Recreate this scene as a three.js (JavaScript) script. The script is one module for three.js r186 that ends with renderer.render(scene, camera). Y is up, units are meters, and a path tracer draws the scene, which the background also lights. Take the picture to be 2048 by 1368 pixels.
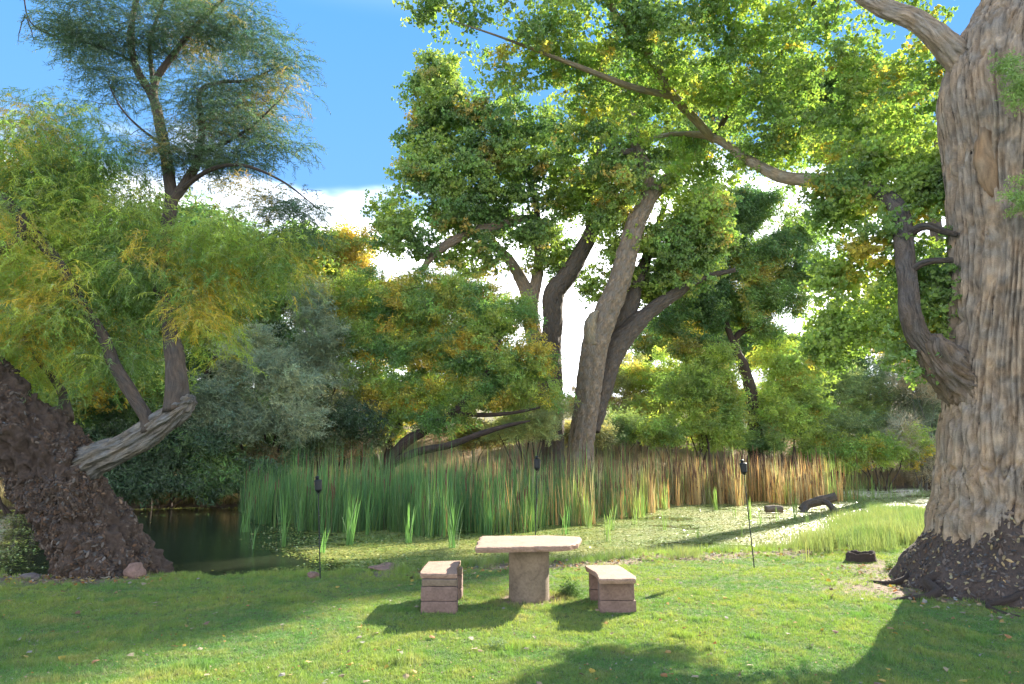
import * as THREE from 'three';
import { ImprovedNoise } from 'three/addons/math/ImprovedNoise.js';
import { mergeGeometries, toCreasedNormals } from 'three/addons/utils/BufferGeometryUtils.js';

/* ---------- camera, sky, sun, exposure ---------- */
const W = 1024, H = 684, F = 1365, HORIZON = 913, EYE = 1.7;     // F and HORIZON in pixels of the 2048 x 1368 photograph
const PITCH = Math.atan((HORIZON - 684) / F);
const scene = new THREE.Scene();
const camera = new THREE.PerspectiveCamera(2 * Math.atan(684 / F) * 180 / Math.PI, W / H, 0.1, 1500);
camera.position.set(0, EYE, 0);
camera.rotation.set(PITCH, 0, 0);
const renderer = new THREE.WebGLRenderer({ antialias: true });
renderer.setSize(W, H);
renderer.toneMapping = THREE.LinearToneMapping;
renderer.toneMappingExposure = 5.25;
renderer.shadowMap.enabled = true;

const V3 = (x, y, z) => new THREE.Vector3(x, y, z);
const perlin = new ImprovedNoise();
const noise = (x, y, z) => perlin.noise(x + 37.3, y + 11.9, z + 71.7);
const fbm = (x, y, z, n = 4) => { let a = 0, s = 0.5; for (let i = 0; i < n; i++) { a += s * noise(x, y, z); x *= 2.03; y *= 2.03; z *= 2.03; s *= 0.5; } return a; };
let seed = 1234567;
const rnd = () => { seed = (seed + 0x6D2B79F5) | 0; let t = Math.imul(seed ^ (seed >>> 15), 1 | seed); t = (t + Math.imul(t ^ (t >>> 7), 61 | t)) ^ t; return ((t ^ (t >>> 14)) >>> 0) / 4294967296; };
const rr = (a, b) => a + (b - a) * rnd();
const gauss = () => (rnd() + rnd() + rnd() + rnd() - 2) * 1.2;
const clamp = (x, a, b) => Math.min(b, Math.max(a, x));
const lerp = (a, b, t) => a + (b - a) * t;
const smooth = (a, b, x) => { const t = clamp((x - a) / (b - a), 0, 1); return t * t * (3 - 2 * t); };
const curveAt = (tab, x) => { if (x <= tab[0][0]) return tab[0][1]; for (let i = 1; i < tab.length; i++) if (x <= tab[i][0]) { const t = (x - tab[i - 1][0]) / (tab[i][0] - tab[i - 1][0]); return lerp(tab[i - 1][1], tab[i][1], t * t * (3 - 2 * t)); } return tab[tab.length - 1][1]; };

// the sky: blue air with a bank of bright fair-weather cloud low down, alike in every direction
{
  const w = 2048, h = 1024, data = new Float32Array(w * h * 4);
  for (let j = 0; j < h; j++) {
    const el = ((j + 0.5) / h - 0.5) * Math.PI, e = Math.max(0, el * 180 / Math.PI), y = Math.sin(el), c = Math.cos(el);
    for (let i = 0; i < w; i++) {
      const az = ((i + 0.5) / w - 0.5) * 2 * Math.PI, x = Math.cos(az) * c, z = Math.sin(az) * c, k = (j * w + i) * 4;
      const t = Math.pow(clamp(e / 60, 0, 1), 0.6);
      let r = lerp(0.088, 0.014, t), g = lerp(0.162, 0.080, t), b = lerp(0.265, 0.215, t);
      if (e > 0) {
        const q = 1 / (y + 0.18);
        const big = fbm(x * 1.7 + 5.6, y * 3.2, z * 1.7 + 2.2, 3), fine = fbm(x * 7, y * 26, z * 7, 5);
        const bank = smooth(-0.02, 0.05, 0.085 + big * 0.16 + fine * 0.085 - (e - 16.5) * 0.0155);
        const wisp = fbm(x * q * 1.1 + 9, 4.4, z * q * 1.1 - 2, 6);
        const high = smooth(0.10, 0.36, wisp + 0.045) * smooth(34, 52, e) * 0.85;
        const thin = 0.5 + 0.5 * smooth(-0.18, 0.1, fbm(x * 3.3 + 8, y * 9, z * 3.3 - 4, 4) + 0.02), m = Math.max(bank * thin * 0.97, high), l = 1.0 + 0.25 * fine;
        r = lerp(r, 0.97 * l, m); g = lerp(g, 1.0 * l, m); b = lerp(b, 1.05 * l, m);
      }
      data[k] = r; data[k + 1] = g; data[k + 2] = b; data[k + 3] = 1;
    }
  }
  const sky = new THREE.DataTexture(data, w, h, THREE.RGBAFormat, THREE.FloatType);
  sky.mapping = THREE.EquirectangularReflectionMapping;
  sky.magFilter = THREE.LinearFilter; sky.minFilter = THREE.LinearFilter; sky.needsUpdate = true;
  scene.background = sky; scene.environment = sky;
}
const SUN = V3(Math.sin(0.72) * Math.cos(0.485), Math.sin(0.485), -Math.cos(0.72) * Math.cos(0.485));
const sun = new THREE.DirectionalLight(new THREE.Color().setRGB(1, 0.93, 0.79), 4.6);
sun.name = 'sun';
sun.position.copy(SUN).multiplyScalar(80).add(V3(0, 0, -15)); sun.target.position.set(0, 0, -15);
sun.castShadow = true; sun.shadow.mapSize.set(4096, 4096);
Object.assign(sun.shadow.camera, { left: -50, right: 50, top: 45, bottom: -45, near: 1, far: 220 });
scene.add(sun, sun.target);

/* ---------- pixels to places ---------- */
const CP = Math.cos(PITCH), SP = Math.sin(PITCH);
const ray = (px, py) => { const x = (px - 1024) / F, y = -(py - 684) / F; return V3(x, y * CP + SP, y * SP - CP); };
const P = (px, py, d) => { const r = ray(px, py); return r.multiplyScalar(d / -r.z).add(V3(0, EYE, 0)); };         // at a distance d along the ground
const G = (px, py, y = 0) => { const r = ray(px, py); return r.multiplyScalar((y - EYE) / r.y).add(V3(0, EYE, 0)); };   // on a level plane
const mpp = (py, d) => P(1025, py, d).x - P(1024, py, d).x;

/* ---------- scene helpers ---------- */
const taken = {};
const numbered = (n) => { const k = taken[n] = (taken[n] ?? -1) + 1; return k ? `${n}_${String(k).padStart(3, '0')}` : n; };
const cast = (o) => { o.castShadow = o.receiveShadow = true; return o; };
function thing(name, label, category, group, pos = [0, 0, 0]) {
  const g = new THREE.Group(); g.name = numbered(name); g.position.set(...pos); g.userData = { label, category };
  if (group) g.userData.group = group;
  scene.add(g); return g;
}
function part(name, geo, mat, parent, label) { const m = cast(new THREE.Mesh(geo, mat)); m.name = name; if (label) m.userData.label = label; parent.add(m); return m; }
function structure(name, geo, mat) { const m = cast(new THREE.Mesh(geo, mat)); m.name = name; m.userData.kind = 'structure'; scene.add(m); return m; }
const _m = new THREE.Matrix4(), _q = new THREE.Quaternion(), _e = new THREE.Euler(), _s = V3(1, 1, 1), _c = new THREE.Color();
/** items: {p, q, s, c}; spread over the given variants of the geometry */
function scatter(name, geos, mat, items, parent, label, category, piece = 'leaves') {
  const g = new THREE.Group(); g.userData.kind = 'stuff';
  if (parent === scene) { g.name = numbered(name); g.userData.label = label; g.userData.category = category; } else g.name = name;
  parent.add(g);
  geos.forEach((geo, v) => {
    const mine = items.filter((_, i) => i % geos.length === v);
    if (!mine.length) return;
    const im = cast(new THREE.InstancedMesh(geo, mat, mine.length));
    mine.forEach((it, i) => {
      const s = it.s; if (typeof s === 'number') _s.set(s, s, s); else _s.copy(s);
      im.setMatrixAt(i, _m.compose(it.p, it.q, _s)); im.setColorAt(i, _c.setRGB(it.c[0], it.c[1], it.c[2]));
    });
    im.name = piece; im.userData.kind = 'stuff'; g.add(im);
  });
}
const turn = (x, y, z) => new THREE.Quaternion().setFromEuler(_e.set(x, y, z, 'YXZ')).clone();
const mix3 = (a, b, t) => [lerp(a[0], b[0], t), lerp(a[1], b[1], t), lerp(a[2], b[2], t)];
const vary = (c, s) => { const k = Math.exp(gauss() * s), w = gauss() * s * 0.5; return [clamp(c[0] * k * (1 + w), 0, 0.85), clamp(c[1] * k, 0, 0.85), clamp(c[2] * k * (1 - w), 0, 0.85)]; };

/* ---------- textures and materials ---------- */
function wrapNoise(px, py, s) {           // value noise that repeats every px, py cells
  const r0 = seed; seed = s; const g = Float32Array.from({ length: px * py }, rnd); seed = r0;
  return (u, v) => { const x = ((u % 1) + 1) % 1 * px, y = ((v % 1) + 1) % 1 * py, i = Math.floor(x), j = Math.floor(y), f = x - i, k = y - j, a = f * f * (3 - 2 * f), b = k * k * (3 - 2 * k);
    const at = (m, n) => g[(n % py) * px + (m % px)]; return lerp(lerp(at(i, j), at(i + 1, j), a), lerp(at(i, j + 1), at(i + 1, j + 1), a), b); };
}
function texture(n, f, srgb) {
  const d = new Uint8Array(n * n * 4);
  for (let j = 0; j < n; j++) for (let i = 0; i < n; i++) { const c = f(i / n, j / n), k = (j * n + i) * 4; for (let m = 0; m < 3; m++) d[k + m] = clamp(Math.round(255 * (Array.isArray(c) ? c[m] : c)), 0, 255); d[k + 3] = 255; }
  const t = new THREE.DataTexture(d, n, n); t.wrapS = t.wrapT = THREE.RepeatWrapping; t.magFilter = THREE.LinearFilter; t.minFilter = THREE.LinearMipmapLinearFilter; t.generateMipmaps = true;
  if (srgb) t.colorSpace = THREE.SRGBColorSpace; t.needsUpdate = true; return t;
}
const nA = wrapNoise(7, 5, 11), nB = wrapNoise(22, 6, 12), nC = wrapNoise(48, 14, 13), nD = wrapNoise(160, 90, 14), nE = wrapNoise(256, 256, 15), nF = wrapNoise(40, 40, 16), nG = wrapNoise(9, 9, 17);
const ridged = (n) => 1 - Math.abs(2 * n - 1);
const barkH = texture(512, (u, v) => { const w = (nA(u, v) - 0.5) * 0.12; return clamp(0.15 + 0.5 * ridged(nB(u + w, v)) ** 1.6 + 0.3 * ridged(nC(u + w, v)) + 0.18 * nD(u, v) - 0.1, 0, 1); });
const barkC = texture(512, (u, v) => { const w = (nA(u, v) - 0.5) * 0.12, k = 0.62 + 0.2 * nB(u + w + 0.03, v) + 0.18 * nC(u + w, v + 0.3) + 0.16 * (nE(u, v) - 0.5), m = nG(u, v); return [k * (0.96 + 0.1 * m), k * 0.97, k * (1 - 0.12 * m)]; }, true);
const grainH = texture(512, (u, v) => 0.35 * nF(u, v) + 0.25 * nG(u, v) + 0.4 * nE(u, v));
const grainC = texture(512, (u, v) => { const k = 0.78 + 0.16 * nF(u, v) + 0.14 * nG(u, v) + 0.16 * (nE(u, v) - 0.5); return [k, k * 0.99, k * 0.98]; }, true);
const rgb = (r, g, b) => new THREE.Color().setRGB(r, g, b);
const std = (o) => new THREE.MeshStandardMaterial({ roughness: 0.9, ...o });
const bark = (c, bump = 0.03) => std({ color: rgb(...c), map: barkC, bumpMap: barkH, bumpScale: bump, roughness: 0.95 });
const M = {
  hero: bark([0.42, 0.34, 0.245], 0.022), cotton: bark([0.33, 0.265, 0.19], 0.05), cottonDark: bark([0.16, 0.13, 0.10], 0.05), stub: bark([0.22, 0.175, 0.13], 0.03), pale: bark([0.36, 0.30, 0.20], 0.012),
  willow: bark([0.115, 0.09, 0.066], 0.02), limb: bark([0.25, 0.24, 0.21], 0.03), darkTwig: bark([0.085, 0.06, 0.045], 0.01), gnarl: std({ map: grainC, color: rgb(0.085, 0.057, 0.040), bumpMap: grainH, bumpScale: 0.03, roughness: 1 }),
  soil: std({ map: grainC, color: rgb(0.085, 0.06, 0.047), bumpMap: grainH, bumpScale: 0.03, roughness: 1 }), wood: std({ map: barkC, color: rgb(0.33, 0.225, 0.125), bumpMap: barkH, bumpScale: 0.006, roughness: 0.85 }),
  leaf: new THREE.MeshPhysicalMaterial({ color: 0xffffff, roughness: 1, transmission: 0.5, thickness: 0, side: THREE.DoubleSide }),
  leafDry: new THREE.MeshPhysicalMaterial({ color: 0xffffff, roughness: 1, transmission: 0.25, thickness: 0, side: THREE.DoubleSide }),
  grass: new THREE.MeshPhysicalMaterial({ color: 0xffffff, roughness: 1, transmission: 0.45, thickness: 0, side: THREE.DoubleSide }),
  flake: std({ color: 0xffffff, roughness: 0.22, side: THREE.DoubleSide }),
  ground: std({ vertexColors: true, map: grainC, bumpMap: grainH, bumpScale: 0.02, roughness: 1 }),
  water: new THREE.MeshPhysicalMaterial({ color: rgb(0.016, 0.018, 0.011), roughness: 0.04, bumpMap: grainH, bumpScale: 0.002, ior: 1.33 }),
  slab: std({ map: grainC, color: rgb(0.31, 0.195, 0.135), bumpMap: grainH, bumpScale: 0.004, roughness: 0.85 }),
  concrete: std({ map: grainC, color: rgb(0.22, 0.165, 0.115), bumpMap: grainH, bumpScale: 0.004, roughness: 0.95 }),
  block: std({ map: grainC, color: rgb(0.215, 0.14, 0.112), bumpMap: grainH, bumpScale: 0.006, roughness: 0.95 }),
  mortar: std({ map: grainC, color: rgb(0.20, 0.145, 0.10), bumpMap: grainH, bumpScale: 0.004, roughness: 0.95 }),
  iron: std({ color: rgb(0.012, 0.014, 0.016), roughness: 0.5, metalness: 0.3 }),
  rockPink: std({ map: grainC, color: rgb(0.25, 0.155, 0.12), bumpMap: grainH, bumpScale: 0.01 }), rockGrey: std({ map: grainC, color: rgb(0.17, 0.14, 0.13), bumpMap: grainH, bumpScale: 0.01 }), rockPale: std({ map: grainC, color: rgb(0.33, 0.29, 0.25), bumpMap: grainH, bumpScale: 0.008 }),
};

/* ---------- ground and water ---------- */
const SHORE = [[-40, 12], [-12, 10.6], [-8, 10.7], [-4.5, 10.75], [-2, 11.2], [0, 12], [3, 13], [5, 13.8], [8, 15.5], [11, 19], [14, 22], [20, 27], [40, 33]];
const FAR = [[-60, 24], [-20, 26], [-12, 27.5], [-5, 30], [0, 31], [8, 35], [15, 41], [25, 43], [60, 44]];
const WATER = -0.25;
const shoreAt = (x) => curveAt(SHORE, x) + 0.35 * noise(x * 0.9, 0, 3) + 0.12 * noise(x * 3.1, 2, 3);
const farAt = (x) => curveAt(FAR, x) + 0.8 * noise(x * 0.35, 5, 3);
function groundAt(x, z) {
  const d = -z, s = shoreAt(x), f = farAt(x);
  if (d < s + 4) {
    let y = -0.34 * smooth(s - 0.5, s + 0.9, d) - 0.5 * smooth(s + 0.9, s + 4, d);
    y += 0.018 * noise(x * 0.5, 0, z * 0.5) + 0.008 * noise(x * 2.3, 4, z * 2.3);
    return y;
  }
  const k = d - f;
  return -0.85 + 1.25 * smooth(-2.2, 2.2, k) + 2.6 * smooth(0.5, 16, k) + 8 * smooth(18, 75, k) + 10 * smooth(80, 260, k) + 0.35 * smooth(1, 6, k) * fbm(x * 0.16, 1, z * 0.16, 3) + smooth(30, 80, k) * 3 * fbm(x * 0.02, 3, z * 0.02, 3);
}
const onGround = (px, py) => { let y = 0, p; for (let i = 0; i < 8; i++) { p = G(px, py, y); y = groundAt(p.x, p.z); } return p.setY(y); };
const TREE_R = V3(7.15, 0, -9.4);
const dirtNear = (x, z) => {                         // trodden earth round the old cottonwood, the leaning willow and along the shore
  const n = fbm(x * 0.9, 7, z * 0.9, 4);
  const a = smooth(2.9, 1.5, Math.hypot((x - TREE_R.x) * 0.9, z - TREE_R.z) + n * 1.6);
  const b = smooth(1.5, 0.8, Math.hypot(x + 6.5, z + 10.6) + n * 0.9);
  const sh = shoreAt(x), dd = -z, c = smooth(0.55, 0.15, Math.abs(dd - sh + 0.9) + n * 0.8 + 0.1) * smooth(-3.2, -1.5, x) * 0.9;
  const e = smooth(0.48, 0.22, Math.hypot(x - 0.2, z + 8.6) + n * 0.25);
  return Math.max(a, b, c, e);
};
{
  const nx = 420, nz = 460, pos = [], col = [], uv = [], idx = [];
  for (let j = 0; j <= nz; j++) {
    const v = j / nz, d = v < 0.62 ? lerp(-12, 16, v / 0.62) : 16 + 400 * Math.pow((v - 0.62) / 0.38, 2.6) + 30 * (v - 0.62) / 0.38;
    for (let i = 0; i <= nx; i++) {
      const u = i / nx * 2 - 1, x = 22 * u + 260 * Math.sign(u) * Math.pow(Math.abs(u), 5), z = -d;
      pos.push(x, groundAt(x, z), z); uv.push(x / 1.3, z / 1.3);
      const n = fbm(x * 0.35, 2, z * 0.35, 4), n2 = fbm(x * 2.4, 8, z * 2.4, 3), k = d - farAt(x);
      let c = mix3([0.085, 0.13, 0.025], [0.13, 0.16, 0.035], clamp(0.5 + n * 1.3, 0, 1));
      c = mix3(c, [0.15, 0.11, 0.06], clamp(n2 * 0.9 + 0.05, 0, 0.5));
      c = mix3(c, [0.22, 0.145, 0.105], dirtNear(x, z));
      if (d > shoreAt(x) + 0.2) c = mix3(c, [0.07, 0.055, 0.035], smooth(0.2, 1.2, d - shoreAt(x)));
      if (k > -3) c = mix3([0.09, 0.065, 0.045], mix3([0.30, 0.19, 0.105], [0.20, 0.17, 0.07], clamp(0.5 + n * 1.5, 0, 1)), smooth(-1, 3.5, k + n2 * 2) );
      if (k > 18) c = mix3(c, [0.17, 0.16, 0.07], smooth(18, 40, k) * clamp(0.7 + n, 0, 1));
      const g = 1 + 0.35 * n2; col.push(c[0] * g, c[1] * g, c[2] * g);
    }
  }
  for (let j = 0; j < nz; j++) for (let i = 0; i < nx; i++) { const a = j * (nx + 1) + i, b = a + 1, c = a + nx + 1, d = c + 1; idx.push(a, b, d, a, d, c); }
  const g = new THREE.BufferGeometry();
  g.setAttribute('position', new THREE.Float32BufferAttribute(pos, 3)); g.setAttribute('color', new THREE.Float32BufferAttribute(col, 3)); g.setAttribute('uv', new THREE.Float32BufferAttribute(uv, 2));
  g.setIndex(idx); g.computeVertexNormals();
  M.ground.side = THREE.DoubleSide;
  structure('ground', g, M.ground);
  const w = new THREE.PlaneGeometry(160, 46, 1, 1); w.rotateX(-Math.PI / 2);
  const wu = w.attributes.uv; for (let i = 0; i < wu.count; i++) wu.setXY(i, wu.getX(i) * 60, wu.getY(i) * 17);
  const water = structure('pond_water', w, M.water); water.position.set(0, WATER, -31.5);
}

/* ---------- plant pieces ---------- */
class Bag {
  constructor() { this.p = []; this.i = []; }
  tri(...v) { const n = this.p.length / 3; for (const q of v) this.p.push(q.x, q.y, q.z); this.i.push(n, n + 1, n + 2); }
  leaf(at, dir, up, len, wid, fold, shape) {       // a leaf folded along its midrib; shape 0 lance, 1 heart
    const d = dir.clone().normalize(), s = d.clone().cross(up).normalize(), n = s.clone().cross(d).normalize();
    const q = (a, b, c) => at.clone().addScaledVector(d, a * len).addScaledVector(s, b * wid).addScaledVector(n, c * wid);
    const base = q(0, 0, 0), tip = q(1, 0, shape ? -0.12 : -0.35);
    if (shape) {
      const m = q(0.45, 0, -0.04), l = q(0.18, -0.5, fold), r = q(0.18, 0.5, fold), l2 = q(0.6, -0.34, fold * 0.6), r2 = q(0.6, 0.34, fold * 0.6);
      this.tri(base, l, m); this.tri(l, l2, m); this.tri(l2, tip, m); this.tri(base, m, r); this.tri(r, m, r2); this.tri(r2, m, tip);
    } else {
      const l = q(0.4, -0.5, fold), r = q(0.4, 0.5, fold);
      this.tri(base, l, tip); this.tri(base, tip, r);
    }
  }
  blade(at, lean, yaw, h, w, bend, seg = 2) {
    const f = V3(Math.sin(yaw), 0, Math.cos(yaw)), s = V3(f.z, 0, -f.x); let pl, prr;
    for (let k = 0; k <= seg; k++) {
      const t = k / seg, c = at.clone().addScaledVector(f, h * (lean * t + bend * t * t)).add(V3(0, h * t * (1 - 0.35 * bend * t), 0)), ww = w * 0.5 * (k === seg ? 0 : 1 - 0.35 * t);
      const l = c.clone().addScaledVector(s, -ww), r = c.clone().addScaledVector(s, ww);
      if (k) { if (k === seg) this.tri(pl, prr, c); else { this.tri(pl, prr, r); this.tri(pl, r, l); } }
      pl = l; prr = r;
    }
  }
  tube(a, b, r0, r1, n = 3) {
    const d = b.clone().sub(a).normalize(), s = d.clone().cross(Math.abs(d.y) > 0.9 ? V3(1, 0, 0) : V3(0, 1, 0)).normalize(), t = s.clone().cross(d);
    const q = (c, r, k) => c.clone().addScaledVector(s, r * Math.cos(k / n * 6.2832)).addScaledVector(t, r * Math.sin(k / n * 6.2832));
    for (let k = 0; k < n; k++) { this.tri(q(a, r0, k), q(b, r1, k + 1), q(a, r0, k + 1)); this.tri(q(a, r0, k), q(b, r1, k), q(b, r1, k + 1)); }
  }
  build() { const g = new THREE.BufferGeometry(); g.setAttribute('position', new THREE.Float32BufferAttribute(this.p, 3)); g.setIndex(this.i); g.computeVertexNormals(); return g; }
}
const variants = (n, f) => Array.from({ length: n }, f);
const dirRnd = () => { const z = rr(-1, 1), a = rr(0, 6.283), r = Math.sqrt(1 - z * z); return V3(r * Math.cos(a), z, r * Math.sin(a)); };
// cottonwood: broad heart-shaped leaves hung on long stalks round a twig
const sprigCotton = variants(4, () => { const b = new Bag(); for (let k = 0; k < 13; k++) { const t = k / 12, at = V3(gauss() * 0.055, -0.04 * t + gauss() * 0.045, lerp(-0.17, 0.19, t)); const d = dirRnd(); d.y -= 0.75; b.leaf(at, d, dirRnd(), rr(0.07, 0.10), rr(0.075, 0.105), 0.12, 1); } b.tube(V3(0, 0, -0.2), V3(0, -0.03, 0.17), 0.004, 0.002); return b.build(); });
// willow: a drooping twig of long narrow leaves
const sprigWillow = variants(4, () => { const b = new Bag(); let p = V3(0, 0, 0), d = V3(0.5, -0.15, 0); for (let k = 0; k < 17; k++) { const q = p.clone().addScaledVector(d.normalize(), 0.032); b.tube(p, q, 0.0028, 0.0024); p = q; d.y -= 0.075; d.z += gauss() * 0.07; const a = rr(0, 6.283), o = V3(Math.cos(a) * 0.6 + 0.5, -0.75 + gauss() * 0.3, Math.sin(a) * 0.8); b.leaf(p, o, dirRnd(), rr(0.085, 0.135), rr(0.011, 0.017), 0.15, 0); } return b.build(); });
// fine shrub leaves, and narrow grey ones
const sprigFine = variants(3, () => { const b = new Bag(); for (let k = 0; k < 20; k++) { const t = k / 19, at = V3(gauss() * 0.07, gauss() * 0.06 + 0.05 * t, lerp(-0.2, 0.22, t)); b.leaf(at, dirRnd().add(V3(0, -0.3, 0.3)), dirRnd(), rr(0.075, 0.13), rr(0.022, 0.038), 0.15, 0); } b.tube(V3(0, 0, -0.22), V3(0, 0.04, 0.2), 0.005, 0.002); return b.build(); });
const sprigOlive = variants(3, () => { const b = new Bag(); for (let k = 0; k < 22; k++) { const t = k / 21, at = V3(gauss() * 0.03, 0.08 * t * t + gauss() * 0.02, lerp(-0.22, 0.3, t)); b.leaf(at, dirRnd().add(V3(0, 0.1, 0.8)), dirRnd(), rr(0.065, 0.11), rr(0.013, 0.022), 0.1, 0); } b.tube(V3(0, 0, -0.24), V3(0, 0.08, 0.28), 0.005, 0.002); return b.build(); });
const sprigBare = variants(2, () => { const b = new Bag(); for (let k = 0; k < 9; k++) { const at = V3(0, 0, lerp(-0.25, 0.15, k / 8)), d = dirRnd().add(V3(0, 0.2, 0.9)).normalize(); const mid = at.clone().addScaledVector(d, rr(0.12, 0.25)); b.tube(at, mid, 0.005, 0.003); b.tube(mid, mid.clone().addScaledVector(d.add(dirRnd().multiplyScalar(0.6)).normalize(), rr(0.1, 0.2)), 0.003, 0.0015); } return b.build(); });

/** one limb: a tapering tube with noisy, ridged bark; returns geometry and its nodes */
function limbGeo(pts, rad, o = {}) {
  const { radial = 12, step = 0.25, rough = 0.08, ridge = 0, capEnd = false, wob = 0, freq = 1.6, fine = 0 } = o;
  const curve = new THREE.CatmullRomCurve3(pts, false, 'centripetal'), L = curve.getLength(), n = Math.max(6, Math.round(L / step));
  const fr = curve.computeFrenetFrames(n, false), pos = [], uv = [], idx = [], nodes = [];
  // parallel radii along true arc length of the control points
  const cum = [0]; for (let i = 1; i < pts.length; i++) cum.push(cum[i - 1] + pts[i].distanceTo(pts[i - 1]));
  const R = (t) => { const s = t * cum[cum.length - 1]; let i = 1; while (i < pts.length - 1 && cum[i] < s) i++; const k = clamp((s - cum[i - 1]) / (cum[i] - cum[i - 1] || 1), 0, 1); return lerp(rad[i - 1], rad[i], k * k * (3 - 2 * k)); };
  const around = Math.max(1, Math.round(2 * Math.PI * R(0.2) / 1.1));
  for (let j = 0; j <= n; j++) {
    const t = j / n, c = curve.getPointAt(t), r = R(t), N = fr.normals[j], B = fr.binormals[j];
    if (wob) c.add(V3(noise(t * 5, 1, r), noise(t * 5, 2, r), noise(t * 5, 3, r)).multiplyScalar(wob * r));
    nodes.push({ p: c.clone(), r });
    for (let i = 0; i <= radial; i++) {
      const a = (i % radial) / radial * 2 * Math.PI, ca = Math.cos(a), sa = Math.sin(a), v = t * L;
      let k = 1 + rough * 2 * fbm(c.x + ca * r * freq * 2, v * freq, c.z + sa * r * freq * 2, 3);
      let dr = 0;
      if (ridge) {
        const wq = 0.2 * noise(ca * r * 1.1, v * 0.55, sa * r * 1.4 + 9), fx = 9.5, x = (ca * r) * fx + wq * 5, z = (sa * r) * fx + wq * 5;
        const p1 = smooth(0.0, 0.2, Math.abs(noise(x, v * 0.36, z))), p2 = smooth(0.0, 0.2, Math.abs(noise(x * 2.3 + 5, v * 0.7, z * 2.3)));
        dr = ridge * (0.85 * p1 * (0.55 + 0.45 * p2) + 0.22 * noise(x * 5, v * 1.6, z * 5) + 0.12 * noise(x * 4, v * 6, z * 4)) - ridge * 0.55;
      }
      if (fine) dr += fine * (0.55 * fbm(ca * r * 3, v * 2.2, sa * r * 3, 3) + 0.75 * fbm(ca * r * 11, v * 9, sa * r * 11, 4) + 0.3 * smooth(0, 0.3, Math.abs(noise(ca * r * 7, v * 3, sa * r * 7 + 4))));
      const rad2 = r * k + dr;
      pos.push(c.x + (N.x * ca + B.x * sa) * rad2, c.y + (N.y * ca + B.y * sa) * rad2, c.z + (N.z * ca + B.z * sa) * rad2);
      uv.push(i / radial * around, v / 1.1);
    }
  }
  const q = radial + 1;
  for (let j = 0; j < n; j++) for (let i = 0; i < radial; i++) { const a = j * q + i; idx.push(a, a + 1, a + q + 1, a, a + q + 1, a + q); }
  for (const [row, e] of [[0, 0], [n, 1]]) { const c = nodes[row].p.clone(); if (e && capEnd) c.addScaledVector(fr.tangents[n], R(1) * 0.25); const k = pos.length / 3; pos.push(c.x, c.y, c.z); uv.push(0.5, 0.5); for (let i = 0; i < radial; i++) { const a = row * q + i; e ? idx.push(a, a + 1, k) : idx.push(a + 1, a, k); } }
  const g = new THREE.BufferGeometry(); g.setAttribute('position', new THREE.Float32BufferAttribute(pos, 3)); g.setAttribute('uv', new THREE.Float32BufferAttribute(uv, 2)); g.setIndex(idx); g.computeVertexNormals();
  const nn = g.attributes.normal;                    // close the seam
  for (let j = 0; j <= n; j++) { const a = j * q, b = a + radial, v = V3(nn.getX(a) + nn.getX(b), nn.getY(a) + nn.getY(b), nn.getZ(a) + nn.getZ(b)).normalize(); nn.setXYZ(a, v.x, v.y, v.z); nn.setXYZ(b, v.x, v.y, v.z); }
  return { geo: g, nodes };
}
/** rows of [px, py, depth, radius in metres] */
const limbPx = (rows, o) => limbGeo(rows.map((r) => P(r[0], r[1], r[2])), rows.map((r) => r[3]), o);
function addLimb(tree, rows, mat, name = 'limb', o = {}) {
  const l = limbPx(rows, o); const m = part(name, l.geo, mat, tree, o.label);
  (tree.userNodes ??= []).push(...l.nodes); return m;
}
const LEAF = 1.6;
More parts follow.
